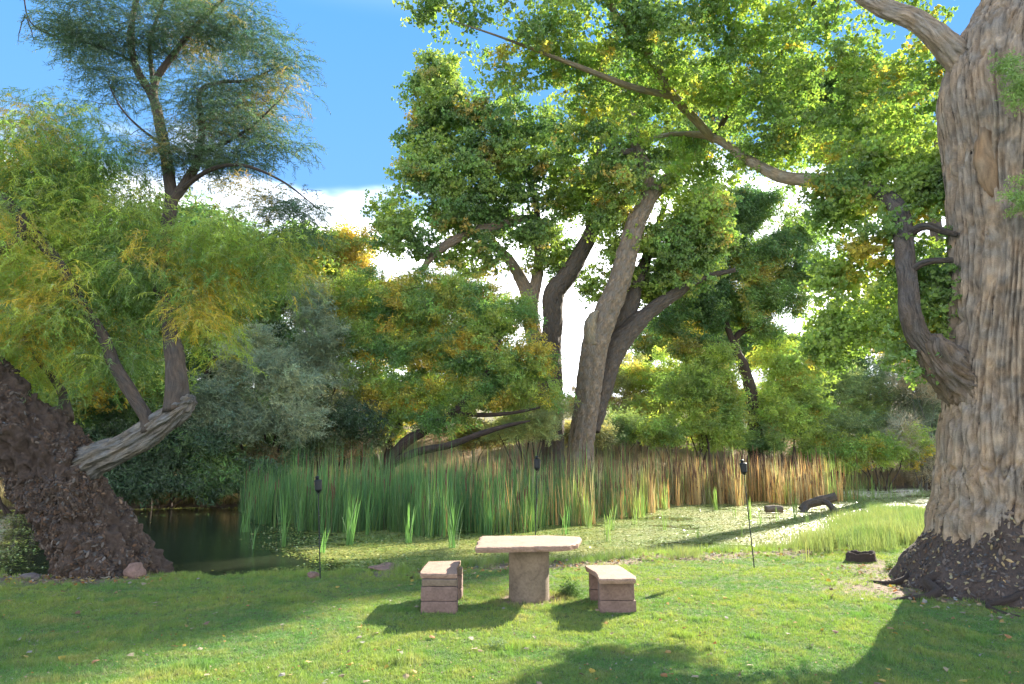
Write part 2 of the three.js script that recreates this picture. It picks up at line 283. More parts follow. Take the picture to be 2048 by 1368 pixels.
/** clumps of sprigs inside blobs [px, py, depth, rx px, ry px, rd m]; dense, size, colours */
function foliage(tree, blobs, o) {
  const { n, per, clump, sprig, mat = M.leaf, scale = [0.8, 1.25], colour, twig = M.willow, droop = 0, lift = 0, varied = 0.16, flat = 0.75, twigR = 0.012, twigs = 1, name = 'crown', gap = 0 } = o;
  const bl = blobs.map((b) => { const c = P(b[0], b[1], b[2]), k = mpp(b[1], b[2]); return { c, r: V3(b[3] * k, b[4] * k, b[5] ?? Math.min(b[3], b[4]) * k) , w: 0 }; });
  let tot = 0; for (const b of bl) { b.w = Math.pow(b.r.x * b.r.y * b.r.z, 0.72); tot += b.w; }
  const items = [], bag = new Bag(), nodes = tree.userNodes ?? [], ends = [];
  for (let k = 0; k < n; k++) {
    let t = rnd() * tot, b = bl[0]; for (const q of bl) { b = q; t -= q.w; if (t < 0) break; }
    let c, tries = 0;
    do { const d = dirRnd().multiplyScalar(Math.pow(rnd(), 0.42)); c = b.c.clone().add(V3(d.x * b.r.x, d.y * b.r.y, d.z * b.r.z)); } while (gap && tries++ < 6 && noise(c.x * 0.55, c.y * 0.55, c.z * 0.55) < -gap);
    const gy = groundAt(c.x, c.z); if (c.y < gy + 0.15) c.y = gy + rr(0.1, 0.6);
    const cr = clump * rr(0.6, 1.35);
    for (let i = 0; i < per; i++) {
      const d = dirRnd().multiplyScalar(Math.pow(rnd(), 0.5) * cr); d.y *= flat;
      const p = c.clone().add(d); if (droop) p.y -= rnd() * droop * cr;
      const yaw = Math.atan2(d.x, d.z) + gauss() * 0.9, base = colour(p);
      items.push({ p, q: droop ? turn(gauss() * 0.25, yaw - 1.57, lift + gauss() * 0.4) : turn(gauss() * 0.5 - 0.1, yaw, gauss() * 0.7), s: rr(...scale), c: vary([base[0] * LEAF, base[1] * LEAF, base[2] * LEAF * 0.8], varied) });
    }
    if (nodes.length && rnd() < twigs) ends.push(c);
  }
  // twigs grow from the nearest wood, nearest ends first, so that they fork instead of running side by side
  const wood = nodes.map((nd) => ({ p: nd.p, r: nd.r })), far = new Map(ends.map((c) => [c, Math.min(...nodes.map((nd) => nd.p.distanceToSquared(c)))]));
  ends.sort((a, b) => far.get(a) - far.get(b));
  for (const c of ends) {
    let best = null, bd = 1e9; for (const nd of wood) { const e = nd.p.distanceTo(c) + Math.max(0, nd.p.y - c.y) * 0.6; if (e < bd) { bd = e; best = nd; } }
    const a = best.p, L = a.distanceTo(c), r0 = Math.min(best.r * 0.7, twigR * (1 + L * 0.4)), r1 = Math.min(r0, 0.004 + twigR * 0.2), S = Math.max(3, Math.min(7, Math.round(L / 0.25))), sx = gauss() * 0.16 * L, sz = gauss() * 0.16 * L, up = L * rr(-0.05, 0.18); let prev = a;
    for (let s = 1; s <= S; s++) { const u = s / S, w = Math.sin(u * 3.1), q = a.clone().lerp(c, u).add(V3(sx * w + gauss() * 0.02 * L, up * w + gauss() * 0.02 * L, sz * w)); const ra = lerp(r0, r1, (s - 1) / S), rb = lerp(r0, r1, u); bag.tube(prev, q, ra, rb, 4); prev = q; wood.push({ p: q, r: rb }); }
  }
  scatter(name, sprig, mat, items, tree);
  if (bag.p.length) { const g = bag.build(); g.setAttribute('uv', new THREE.Float32BufferAttribute(new Float32Array(g.attributes.position.count * 2), 2)); const m = part('twigs', g, twig, tree); m.userData.kind = 'stuff'; }
}

/* ---------- trees ---------- */
const hue = (a, b, at = 0, f = 0.4) => (c) => mix3(a, b, smooth(-0.12, 0.22, noise(c.x * f, c.y * f, c.z * f) + at + gauss() * 0.1));
const hue3 = (a, b, y, at = 0, aty = -0.2, f = 0.4) => { const h = hue(a, b, at, f); return (c, k) => { const base = h(c, k); return mix3(base, y, smooth(0.02, 0.26, noise(c.x * f * 1.5 + 40, c.y * f * 1.5, c.z * f * 1.5) * 0.8 + aty + gauss() * 0.12)); }; };

// the old cottonwood that frames the view
{
  const t = thing('cottonwood_tree', 'huge old cottonwood with pale deeply furrowed trunk and dark root mound', 'tree');
  const D = 9.4, st = [[1230, 1875, 1.3], [1150, 1877, 1.28], [1050, 1885, 1.2], [980, 1894, 1.1], [900, 1903, 1.0], [800, 1912, 0.95], [700, 1913, 0.95], [600, 1916, 0.97], [500, 1922, 0.97], [400, 1918, 0.98], [300, 1911, 1.0], [200, 1899, 1.02], [130, 1917, 0.95], [60, 1953, 0.82], [0, 1981, 0.72], [-200, 2033, 0.6], [-500, 2063, 0.45]];
  const rows = st.map(([py, lx, R]) => [lx + R / mpp(py, D), py, D, R]);
  addLimb(t, rows, M.hero, 'trunk', { radial: 460, step: 0.024, rough: 0.035, ridge: 0.085, freq: 0.55 });
  // the broken limb and what has grown on from it
  addLimb(t, [[2050, 870, 9.5, 0.25], [1990, 815, 9.45, 0.36], [1935, 762, 9.4, 0.38], [1890, 728, 9.35, 0.3], [1868, 700, 9.3, 0.23], [1862, 672, 9.3, 0.15]], M.stub, 'limb', { radial: 90, step: 0.03, rough: 0.16, ridge: 0.06, capEnd: true, label: 'short broken limb stub with a dark end' });
  addLimb(t, [[1890, 740, 9.35, 0.13], [1845, 690, 9.3, 0.145], [1824, 640, 9.3, 0.14], [1816, 560, 9.45, 0.135], [1808, 480, 9.8, 0.135], [1798, 420, 10.3, 0.13], [1765, 388, 10.9, 0.125], [1735, 379, 11.3, 0.12]], M.cottonDark, 'limb', { radial: 30, step: 0.06, rough: 0.1, ridge: 0.03 });
  addLimb(t, [[1765, 388, 10.9, 0.125], [1700, 370, 11.7, 0.135], [1640, 362, 12.4, 0.13], [1565, 354, 13.2, 0.125], [1505, 325, 14, 0.115], [1425, 275, 15, 0.09], [1350, 268, 16, 0.06], [1290, 276, 17, 0.03], [1240, 262, 17.6, 0.015]], M.pale, 'limb', { radial: 20, step: 0.1, rough: 0.07 });
  addLimb(t, [[1428, 280, 15, 0.09], [1390, 238, 14.6, 0.1], [1345, 190, 14.2, 0.105], [1300, 115, 13.6, 0.095], [1250, 60, 13.1, 0.08], [1212, -10, 12.6, 0.06], [1170, -120, 12, 0.04]], M.pale, 'limb', { radial: 14, step: 0.12 });
  addLimb(t, [[1348, 193, 14.2, 0.08], [1270, 176, 13.8, 0.075], [1180, 142, 13.2, 0.055], [1070, 100, 12.6, 0.035], [990, 70, 12, 0.02], [900, 40, 11.6, 0.01]], M.pale, 'limb', { radial: 12, step: 0.12 });
  addLimb(t, [[1428, 276, 15, 0.07], [1480, 190, 14.5, 0.06], [1560, 110, 13.6, 0.05], [1620, 20, 12.6, 0.04], [1660, -80, 12, 0.02]], M.cottonDark, 'limb', { radial: 10, step: 0.15 });
  addLimb(t, [[2070, 350, 9.4, 0.2], [2015, 240, 9.4, 0.34], [1955, 155, 9.4, 0.28], [1912, 110, 9.4, 0.2], [1880, 80, 9.4, 0.17], [1840, 45, 9.5, 0.15], [1770, 15, 9.8, 0.14], [1680, -40, 10.4, 0.13], [1560, -90, 11.2, 0.1], [1400, -120, 12, 0.06], [1200, -140, 12.4, 0.03]], M.hero, 'limb', { radial: 60, step: 0.05, rough: 0.08, ridge: 0.04 });
  addLimb(t, [[1812, 470, 9.8, 0.07], [1850, 452, 9.6, 0.06], [1885, 462, 9.5, 0.05], [1915, 470, 9.4, 0.04]], M.cottonDark, 'limb', { radial: 10, step: 0.08 });
  addLimb(t, [[1815, 545, 9.5, 0.06], [1850, 525, 9.3, 0.05], [1905, 520, 9.2, 0.04]], M.cottonDark, 'limb', { radial: 10, step: 0.08 });
  addLimb(t, [[2060, 260, 8.9, 0.4], [2150, 100, 8.6, 0.4], [2300, -120, 8.4, 0.35], [2500, -400, 8, 0.28]], M.hero, 'limb', { radial: 40, step: 0.07, ridge: 0.04 });
  // stripped wood where bark was lost
  {
    const tr = t.children[0].geometry.attributes.position, c = P(1983, 318, 8.4); let bd = 1e9, b = c;
    for (let i = 0; i < tr.count; i++) { const p = V3(tr.getX(i), tr.getY(i), tr.getZ(i)), r = ray(1983, 318).normalize(), q = p.clone().sub(camera.position), al = q.dot(r), off = q.addScaledVector(r, -al).length() + al * 0.02; if (off < bd) { bd = off; b = p; } }
    const g = new THREE.SphereGeometry(1, 40, 40), pa = g.attributes.position;
    for (let i = 0; i < pa.count; i++) { const y = pa.getY(i), k = 1 + 0.18 * noise(pa.getX(i) * 2, y * 2.5, 5) + 0.03 * noise(pa.getX(i) * 18, y * 3, 2); pa.setXYZ(i, pa.getX(i) * 0.19 * k * (1 - 0.25 * y), y * 0.52 * k, pa.getZ(i) * 0.12); }
    g.computeVertexNormals(); const m = part('bare_wood', g, M.wood, t, 'bare tan wood where the bark has come off'); m.position.copy(b).add(V3(0, 0, -0.035)); m.rotation.set(-0.05, -0.35, 0.02);
  }
  // dark mound of roots and litter at its foot
  {
    const g = new THREE.CylinderGeometry(0.98, 1, 1, 220, 70, true), p = g.attributes.position, u = g.attributes.uv;
    for (let i = 0; i < p.count; i++) {
      const a = Math.atan2(p.getX(i), p.getZ(i)), v = p.getY(i) + 0.5, ca = Math.cos(a), sa = Math.sin(a);
      let r = lerp(2.05, 1.1, Math.pow(v, 0.85)); r += 0.10 * noise(sa * 2.4, v * 1.5, ca * 2.4) + 0.07 * fbm(sa * 7, v * 6, ca * 7, 4) + 0.05 * Math.max(0, noise(sa * 9 + 3 * v, v * 2, ca * 9));
      const y = v * 1.25 - 0.12 + 0.14 * noise(sa * 4, v * 3, ca * 4) * (1 - v * 0.4);
      p.setXYZ(i, sa * r, y, ca * r * 0.97); u.setXY(i, a * 1.6, v);
    }
    g.computeVertexNormals(); const m = part('root_mound', g, M.soil, t, 'dark mound of roots, earth and litter'); m.position.set(TREE_R.x - 0.03, 0, TREE_R.z);
    for (const [a, L, r] of [[-1.25, 1.5, 0.07], [-0.75, 1.2, 0.05], [-0.45, 0.9, 0.045], [-1.6, 1.0, 0.05], [-0.15, 0.9, 0.05]]) {
      const pts = [], rs = []; for (let k = 0; k <= 6; k++) { const s = k / 6, rad = 1.45 + L * s, aa = a + 0.25 * noise(a * 9, s * 3, 1); const x = TREE_R.x + Math.sin(aa) * rad, z = TREE_R.z + Math.cos(aa) * rad * 0.88; pts.push(V3(x, groundAt(x, z) + 0.38 * (1 - s) ** 2 - 0.01, z)); rs.push(r * (1 - 0.7 * s)); }
      part('root', limbGeo(pts, rs, { radial: 9, step: 0.08, rough: 0.2 }).geo, M.soil, t);
    }
  }
  const sunny = hue3([0.105, 0.175, 0.032], [0.195, 0.27, 0.042], [0.38, 0.30, 0.035], 0.03, -0.25, 0.8);
  foliage(t, [[930, 30, 12, 95, 45, 0.9], [1060, 90, 13, 120, 95, 1.2], [1190, 60, 13, 120, 80, 1.4], [1170, 180, 15, 110, 70, 1.4], [1330, 60, 13, 120, 90, 1.4], [1310, 220, 15, 110, 80, 1.6], [1450, 100, 13.5, 120, 110, 1.8], [1470, 240, 15, 130, 80, 2], [1600, 100, 12.5, 120, 110, 1.8], [1620, 250, 13.5, 120, 90, 2], [1740, 80, 11.5, 110, 100, 1.6], [1740, 250, 12, 110, 100, 1.6], [1830, 190, 11, 55, 100, 1.2], [1800, 340, 11.2, 95, 60, 1], [1540, 330, 14.5, 90, 40, 1.3], [1400, 320, 16.5, 80, 40, 1.5], [1300, -90, 13, 350, 90, 2.2], [1700, -100, 12, 300, 90, 2.2]],
    { n: 640, per: 12, clump: 0.42, sprig: sprigCotton, colour: sunny, twig: M.pale, twigs: 0.6, varied: 0.26, scale: [0.55, 0.95], gap: 0.13, twigR: 0.009 });
  foliage(t, [[1850, 400, 10.8, 55, 45, 0.7], [1700, 420, 11.6, 80, 28, 0.8], [1850, 560, 9.7, 50, 80, 0.6], [1775, 570, 10.3, 60, 80, 0.7], [1700, 640, 10.6, 70, 55, 0.7], [1690, 545, 10.6, 45, 45, 0.6], [1850, 470, 9.9, 50, 40, 0.5], [1700, 385, 11.5, 90, 35, 0.7], [1790, 390, 10.6, 60, 40, 0.6], [1870, 350, 10.4, 40, 70, 0.7], [1760, 480, 10.2, 50, 40, 0.5], [1820, 700, 9.6, 45, 45, 0.5], [1655, 700, 10.8, 35, 30, 0.4], [1780, 660, 10.2, 60, 50, 0.6], [1860, 630, 9.9, 40, 60, 0.5]],
    { n: 250, per: 12, clump: 0.42, sprig: sprigCotton, colour: sunny, twig: M.pale, scale: [0.5, 0.82], gap: 0.12, twigs: 0.5, twigR: 0.007 });
  // low sprays outside the frame, on the limb over the lawn, and shoots on the trunk
  addLimb(t, [[2060, 420, 8.9, 0.22], [2170, 400, 8.4, 0.2], [2330, 380, 8.6, 0.16], [2500, 360, 9.2, 0.1], [2700, 350, 10, 0.05]], M.cottonDark, 'limb', { radial: 16, step: 0.1 });
  foliage(t, [[2250, 430, 8.8, 110, 120, 1], [2450, 420, 9.4, 150, 140, 1.4], [2700, 420, 10.2, 160, 160, 1.6]], { n: 90, per: 12, clump: 0.4, sprig: sprigCotton, colour: sunny, twig: M.pale, gap: 0.15 });
  foliage(t, [[2040, 150, 8.1, 35, 70, 0.2], [2045, 400, 8.2, 18, 45, 0.15], [1915, 585, 8.7, 12, 8, 0.1]], { n: 34, per: 6, clump: 0.16, sprig: sprigFine, colour: hue([0.11, 0.19, 0.06], [0.17, 0.25, 0.06]), scale: [0.35, 0.6], twigs: 0.6, twigR: 0.004 });
}

// the leaning willow
{
  const t = thing('willow_tree', 'old leaning willow with rough brown bole and a broken pale limb', 'tree');
  addLimb(t, [[228, 1205, 10.75, 0.74], [205, 1120, 10.75, 0.57], [168, 1050, 10.75, 0.5], [122, 975, 10.75, 0.5], [65, 895, 10.7, 0.54], [-10, 825, 10.6, 0.56], [-95, 750, 10.5, 0.56], [-200, 640, 10.4, 0.55], [-330, 480, 10.4, 0.5], [-420, 300, 10.6, 0.42]], M.gnarl, 'trunk', { radial: 200, step: 0.025, rough: 0.34, freq: 0.75, fine: 0.2 });
  addLimb(t, [[95, 975, 11, 0.38], [150, 942, 10.8, 0.3], [205, 912, 10.5, 0.21], [262, 886, 10.35, 0.185], [320, 850, 10.25, 0.18], [362, 818, 10.15, 0.15], [386, 797, 10.1, 0.08]], M.limb, 'limb', { radial: 90, step: 0.02, rough: 0.16, ridge: 0.06, capEnd: true, label: 'broken limb with pale grey cracked bark' });
  addLimb(t, [[305, 862, 10.2, 0.12], [298, 832, 10.2, 0.1], [270, 792, 10.25, 0.095], [228, 728, 10.4, 0.09], [205, 668, 10.5, 0.085], [165, 610, 10.6, 0.085], [130, 552, 10.7, 0.085], [70, 470, 10.8, 0.09], [15, 405, 10.9, 0.08], [-60, 330, 11, 0.06], [-120, 230, 11.2, 0.04]], M.willow, 'limb', { radial: 16, step: 0.06, rough: 0.14, wob: 0.5 });
  addLimb(t, [[352, 825, 10.15, 0.19], [353, 770, 10.2, 0.16], [350, 715, 10.4, 0.14], [335, 640, 10.8, 0.115], [320, 560, 11.2, 0.11], [332, 470, 11.6, 0.11], [342, 400, 11.9, 0.11], [333, 320, 12.1, 0.1], [320, 250, 12.2, 0.095], [306, 195, 12.3, 0.085], [275, 140, 12.3, 0.07], [262, 85, 12.3, 0.07], [266, 30, 12.3, 0.05], [285, -40, 12.3, 0.035], [300, -150, 12.3, 0.02]], M.willow, 'limb', { radial: 18, step: 0.06, rough: 0.1, ridge: 0.012 });
  addLimb(t, [[306, 200, 12.3, 0.08], [312, 160, 12.25, 0.07], [350, 105, 12.2, 0.06], [395, 48, 12.1, 0.05], [440, 5, 12, 0.035], [500, -60, 12, 0.02]], M.willow, 'limb', { radial: 12, step: 0.08 });
  addLimb(t, [[308, 175, 12.3, 0.05], [302, 130, 12.4, 0.045], [300, 80, 12.4, 0.035], [320, 20, 12.4, 0.025], [350, -70, 12.4, 0.015]], M.willow, 'limb', { radial: 10, step: 0.08 });
  addLimb(t, [[342, 405, 11.9, 0.1], [372, 365, 11.9, 0.09], [396, 320, 11.9, 0.075], [404, 255, 11.9, 0.06], [402, 180, 12, 0.045], [440, 165, 12, 0.035], [500, 160, 12.1, 0.025], [560, 130, 12.2, 0.012]], M.willow, 'limb', { radial: 12, step: 0.08 });
  addLimb(t, [[404, 300, 11.9, 0.045], [450, 285, 11.8, 0.035], [500, 255, 11.8, 0.025], [560, 200, 11.8, 0.012]], M.willow, 'limb', { radial: 9, step: 0.1 });
  addLimb(t, [[360, 380, 11.9, 0.05], [420, 340, 11.6, 0.04], [480, 330, 11.4, 0.03], [560, 360, 11.3, 0.02], [640, 420, 11.3, 0.01]], M.willow, 'limb', { radial: 9, step: 0.1 });
  addLimb(t, [[320, 285, 12.1, 0.028], [285, 260, 12, 0.022], [245, 220, 12, 0.018], [220, 175, 12, 0.01]], M.willow, 'limb', { radial: 8, step: 0.1 });
  addLimb(t, [[268, 120, 12.3, 0.03], [200, 92, 12.1, 0.022], [140, 78, 12, 0.017], [78, 58, 11.9, 0.014], [54, 32, 11.9, 0.013], [48, -20, 11.9, 0.012]], M.darkTwig, 'limb', { radial: 8, step: 0.08, rough: 0.2, wob: 2, label: 'bare dark twig' });
  addLimb(t, [[52, 28, 11.9, 0.012], [40, 55, 11.9, 0.009], [36, 85, 11.9, 0.004]], M.darkTwig, 'limb', { radial: 6, step: 0.06, wob: 2 });
  addLimb(t, [[54, 34, 11.9, 0.012], [62, 62, 11.9, 0.009], [70, 88, 11.9, 0.004]], M.darkTwig, 'limb', { radial: 6, step: 0.06, wob: 2 });
  addLimb(t, [[15, 405, 10.9, 0.1], [45, 440, 10.8, 0.09], [35, 480, 10.6, 0.085], [-20, 510, 10.4, 0.08], [-90, 560, 10.4, 0.09]], M.willow, 'limb', { radial: 12, step: 0.06 });
  addLimb(t, [[130, 840, 11, 0.13], [126, 790, 11.2, 0.07], [100, 750, 11.4, 0.045], [60, 700, 11.6, 0.03], [40, 640, 11.8, 0.02]], M.willow, 'limb', { radial: 10, step: 0.06 });
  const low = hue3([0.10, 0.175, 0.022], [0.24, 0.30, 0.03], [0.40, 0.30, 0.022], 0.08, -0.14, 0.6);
  const W1 = { sprig: sprigWillow, droop: 0.9, flat: 0.7, twigR: 0.008 };
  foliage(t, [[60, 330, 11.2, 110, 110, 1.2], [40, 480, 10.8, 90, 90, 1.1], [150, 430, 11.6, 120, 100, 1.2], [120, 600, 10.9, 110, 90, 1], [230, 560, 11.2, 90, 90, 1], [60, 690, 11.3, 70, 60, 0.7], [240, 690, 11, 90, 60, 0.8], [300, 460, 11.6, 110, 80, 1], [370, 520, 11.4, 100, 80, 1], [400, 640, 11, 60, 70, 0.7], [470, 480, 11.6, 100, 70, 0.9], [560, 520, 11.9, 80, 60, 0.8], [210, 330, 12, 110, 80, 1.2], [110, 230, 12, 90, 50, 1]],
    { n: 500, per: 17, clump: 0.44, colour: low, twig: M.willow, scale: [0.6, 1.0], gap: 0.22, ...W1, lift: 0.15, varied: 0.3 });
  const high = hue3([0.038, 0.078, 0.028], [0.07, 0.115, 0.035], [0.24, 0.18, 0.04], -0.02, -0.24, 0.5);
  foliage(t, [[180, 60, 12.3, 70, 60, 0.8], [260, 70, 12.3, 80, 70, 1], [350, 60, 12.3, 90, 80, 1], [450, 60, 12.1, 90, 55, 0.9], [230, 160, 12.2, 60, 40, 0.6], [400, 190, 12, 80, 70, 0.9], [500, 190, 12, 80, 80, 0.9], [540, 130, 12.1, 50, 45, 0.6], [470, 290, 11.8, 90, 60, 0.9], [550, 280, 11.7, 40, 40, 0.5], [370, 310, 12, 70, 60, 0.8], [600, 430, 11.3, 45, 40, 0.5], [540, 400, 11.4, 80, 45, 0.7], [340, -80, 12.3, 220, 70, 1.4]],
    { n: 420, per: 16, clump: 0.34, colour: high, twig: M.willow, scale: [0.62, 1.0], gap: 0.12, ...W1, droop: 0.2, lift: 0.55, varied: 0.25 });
}

// the cottonwoods on the far bank
{
  const t = thing('cottonwood_tree', 'tall forked cottonwood with a split brown trunk behind the cattails', 'tree');
  const D = 32, r = (px, py, d, w) => [px, py, d, w * mpp(py, d)], o = { radial: 40, step: 0.12, rough: 0.06, ridge: 0.07 };
  addLimb(t, [r(1158, 960, D, 30), r(1163, 880, D, 25), r(1172, 820, D, 24), r(1180, 755, D, 25), r(1190, 690, D, 26), r(1212, 630, D, 24), r(1240, 560, D, 21), r(1256, 500, D, 20), r(1274, 440, D, 18), r(1294, 400, D, 16), r(1292, 345, D - 0.3, 13), r(1274, 295, D - 0.5, 11), r(1266, 230, D - 0.5, 11), r(1258, 170, D - 0.5, 9), r(1296, 95, D, 7), r(1315, 0, D, 5), r(1320, -120, D, 4)], M.cotton, 'trunk', { ...o, ridge: 0.1 });
  addLimb(t, [r(1178, 860, D + 0.6, 22), r(1200, 780, D + 0.7, 24), r(1226, 705, D + 0.8, 23), r(1268, 652, D + 0.9, 19), r(1302, 622, D + 1, 14), r(1350, 588, D + 1, 11), r(1400, 558, D + 1, 7), r(1470, 540, D + 1, 4)], M.cottonDark, 'limb', { ...o, radial: 30 });
  addLimb(t, [r(1222, 715, D + 1.2, 18), r(1256, 620, D + 1.4, 19), r(1276, 560, D + 1.6, 12), r(1304, 490, D + 1.8, 8), r(1330, 410, D + 2, 5)], M.cottonDark, 'limb', { ...o, radial: 24 });
  addLimb(t, [r(1284, 420, D, 13), r(1320, 374, D, 12), r(1362, 336, D, 11), r(1405, 285, D, 8), r(1450, 225, D, 5), r(1470, 150, D, 3)], M.cotton, 'limb', { ...o, radial: 24 });
  addLimb(t, [r(1280, 300, D - 0.4, 6), r(1235, 300, D - 1, 7), r(1215, 255, D - 1.5, 5), r(1180, 205, D - 2, 3)], M.cottonDark, 'limb', { radial: 12 });
  addLimb(t, [r(1186, 690, D - 0.3, 14), r(1180, 655, D - 0.45, 13), r(1186, 635, D - 0.45, 9), r(1196, 622, D - 0.4, 4)], M.pale, 'limb', { radial: 24, step: 0.06, rough: 0.25, ridge: 0.05, label: 'weathered pale stub of a lost limb' });
  const cc = hue3([0.105, 0.175, 0.032], [0.205, 0.27, 0.042], [0.33, 0.255, 0.05], 0.02, -0.21, 0.4);
  foliage(t, [[1180, 270, 31, 80, 90, 2], [1245, 350, 32, 70, 80, 2], [1335, 310, 32, 90, 85, 2.2], [1250, 480, 33, 55, 60, 1.6], [1210, 570, 33, 38, 45, 1.3], [1400, 420, 33, 70, 80, 2], [1300, 160, 32, 110, 80, 2.4], [1360, 540, 33, 70, 50, 1.5], [1330, 470, 33, 50, 50, 1.6], [1420, 200, 33, 70, 80, 2], [1215, 420, 33.5, 50, 60, 1.8], [1290, 560, 33.5, 50, 50, 1.5], [1420, 500, 34, 60, 60, 1.8]],
    { n: 740, per: 9, clump: 0.7, sprig: sprigCotton, colour: cc, twig: M.cottonDark, twigs: 0.6, varied: 0.26, scale: [1.2, 1.9], twigR: 0.02, gap: 0.12 });
  const b = thing('cottonwood_tree', 'cottonwood with twin dark and grey stems on the far bank', 'tree');
  addLimb(b, [r(1106, 960, 35, 24), r(1106, 860, 35, 22), r(1104, 760, 35, 21), r(1102, 690, 35, 20), r(1106, 640, 35, 19.5), r(1108, 588, 35, 21), r(1134, 552, 35, 18), r(1160, 510, 35, 16), r(1186, 450, 35, 14), r(1185, 380, 35, 12), r(1190, 320, 35, 10), r(1205, 250, 35, 8), r(1226, 180, 35, 6), r(1240, 90, 35, 4)], M.cottonDark, 'trunk', { ...o, radial: 30 });
  addLimb(b, [r(1092, 800, 35.6, 17), r(1084, 750, 35.7, 17), r(1074, 700, 35.7, 16.5), r(1062, 640, 35.7, 16), r(1058, 598, 35.7, 15), r(1042, 560, 35.7, 12), r(1018, 520, 35.7, 10), r(990, 490, 35.7, 7.5), r(968, 455, 35.5, 5)], M.cotton, 'limb', { ...o, radial: 24 });
  addLimb(b, [r(1062, 610, 35.7, 13), r(1076, 545, 35.7, 11), r(1078, 500, 35.6, 9), r(1068, 440, 35.4, 7), r(1012, 446, 34.8, 9.5), r(950, 463, 34, 10), r(892, 490, 33.4, 9), r(862, 514, 33, 7.5), r(846, 540, 32.8, 5)], M.cotton, 'limb', { ...o, radial: 20 });
  addLimb(b, [r(1078, 500, 35.6, 7), r(1070, 400, 35, 6), r(1040, 320, 34, 5), r(980, 250, 33, 4), r(920, 190, 32.5, 2.5)], M.cottonDark, 'limb', { radial: 12, step: 0.2 });
  const cb = hue3([0.09, 0.16, 0.034], [0.18, 0.245, 0.042], [0.31, 0.235, 0.05], -0.02, -0.22, 0.45);
  foliage(b, [[880, 190, 33, 70, 70, 1.8], [870, 270, 33, 75, 60, 1.8], [960, 240, 33, 90, 70, 2], [850, 340, 33, 55, 50, 1.5], [960, 340, 33.5, 110, 75, 2.2], [860, 410, 33, 85, 40, 1.5], [780, 435, 32.6, 55, 38, 1.2], [800, 490, 32.6, 60, 35, 1.2], [1000, 430, 34.5, 95, 60, 1.8], [1080, 480, 35, 60, 55, 1.6], [1150, 400, 35, 70, 80, 1.8], [1120, 520, 36, 45, 45, 1.3], [1060, 280, 34, 90, 90, 2], [880, 140, 32.5, 50, 35, 1.2], [940, 510, 34.5, 70, 40, 1.5], [900, 450, 33.5, 60, 40, 1.4]],
    { n: 820, per: 9, clump: 0.68, sprig: sprigCotton, colour: cb, twig: M.cottonDark, twigs: 0.6, varied: 0.26, scale: [1.2, 1.9], twigR: 0.02, gap: 0.1 });
}

// the autumn willow leaning over the cattails
{
  const t = thing('willow_tree', 'low willow turning yellow with dark stems sprawling over the cattails', 'tree');
  const r = (px, py, d, w) => [px, py, d, w * mpp(py, d)], o = { radial: 14, step: 0.15, rough: 0.1 };
  addLimb(t, [r(770, 960, 29.5, 12), r(800, 895, 29.3, 11), r(860, 855, 29, 9.5), r(920, 815, 28.7, 8.5), r(960, 770, 28.5, 7), r(985, 720, 28.4, 5.5), r(1000, 680, 28.4, 3)], M.darkTwig, 'trunk', o);
  addLimb(t, [r(780, 930, 29.5, 9), r(830, 905, 28.8, 8), r(900, 890, 28, 7), r(960, 868, 27.5, 6), r(1020, 850, 27.2, 4), r(1060, 842, 27, 2)], M.darkTwig, 'limb', o);
  addLimb(t, [r(770, 940, 29.7, 9), r(785, 880, 29.8, 8), r(815, 800, 30, 7), r(835, 755, 30, 6), r(855, 735, 30, 3)], M.darkTwig, 'limb', o);
  addLimb(t, [r(905, 826, 28.8, 5), r(970, 830, 28.2, 4.5), r(1030, 825, 27.8, 3.5), r(1080, 815, 27.5, 2)], M.darkTwig, 'limb', o);
  addLimb(t, [r(760, 950, 30, 8), r(740, 860, 30.2, 7), r(745, 760, 30.6, 6), r(770, 660, 31, 4), r(800, 590, 31, 2)], M.darkTwig, 'limb', o);
  const c = hue3([0.10, 0.19, 0.035], [0.21, 0.27, 0.04], [0.40, 0.30, 0.03], 0.04, -0.04, 0.6);
  foliage(t, [[820, 620, 30.5, 80, 55, 1.5], [900, 610, 30, 80, 55, 1.5], [970, 650, 29.4, 70, 55, 1.4], [760, 680, 31, 70, 55, 1.4], [850, 700, 30, 90, 50, 1.5], [930, 720, 29, 90, 50, 1.4], [1020, 720, 28.4, 65, 55, 1.3], [1060, 780, 28, 60, 40, 1], [820, 780, 29.8, 90, 45, 1.2], [960, 790, 28.6, 90, 40, 1.1], [740, 770, 30.5, 50, 50, 1.2], [880, 840, 29, 70, 25, 0.8], [1030, 640, 30, 45, 45, 1], [860, 580, 31, 90, 40, 1.4], [720, 600, 31.5, 60, 60, 1.3], [960, 600, 30.6, 60, 40, 1.2], [700, 700, 31, 50, 60, 1.2], [1090, 740, 28.4, 40, 40, 0.9], [780, 850, 30, 70, 40, 1]],
    { n: 1150, per: 8, clump: 0.5, sprig: sprigFine, colour: c, twig: M.darkTwig, varied: 0.3, scale: [1.1, 1.9], twigR: 0.011, gap: 0.22 });
}
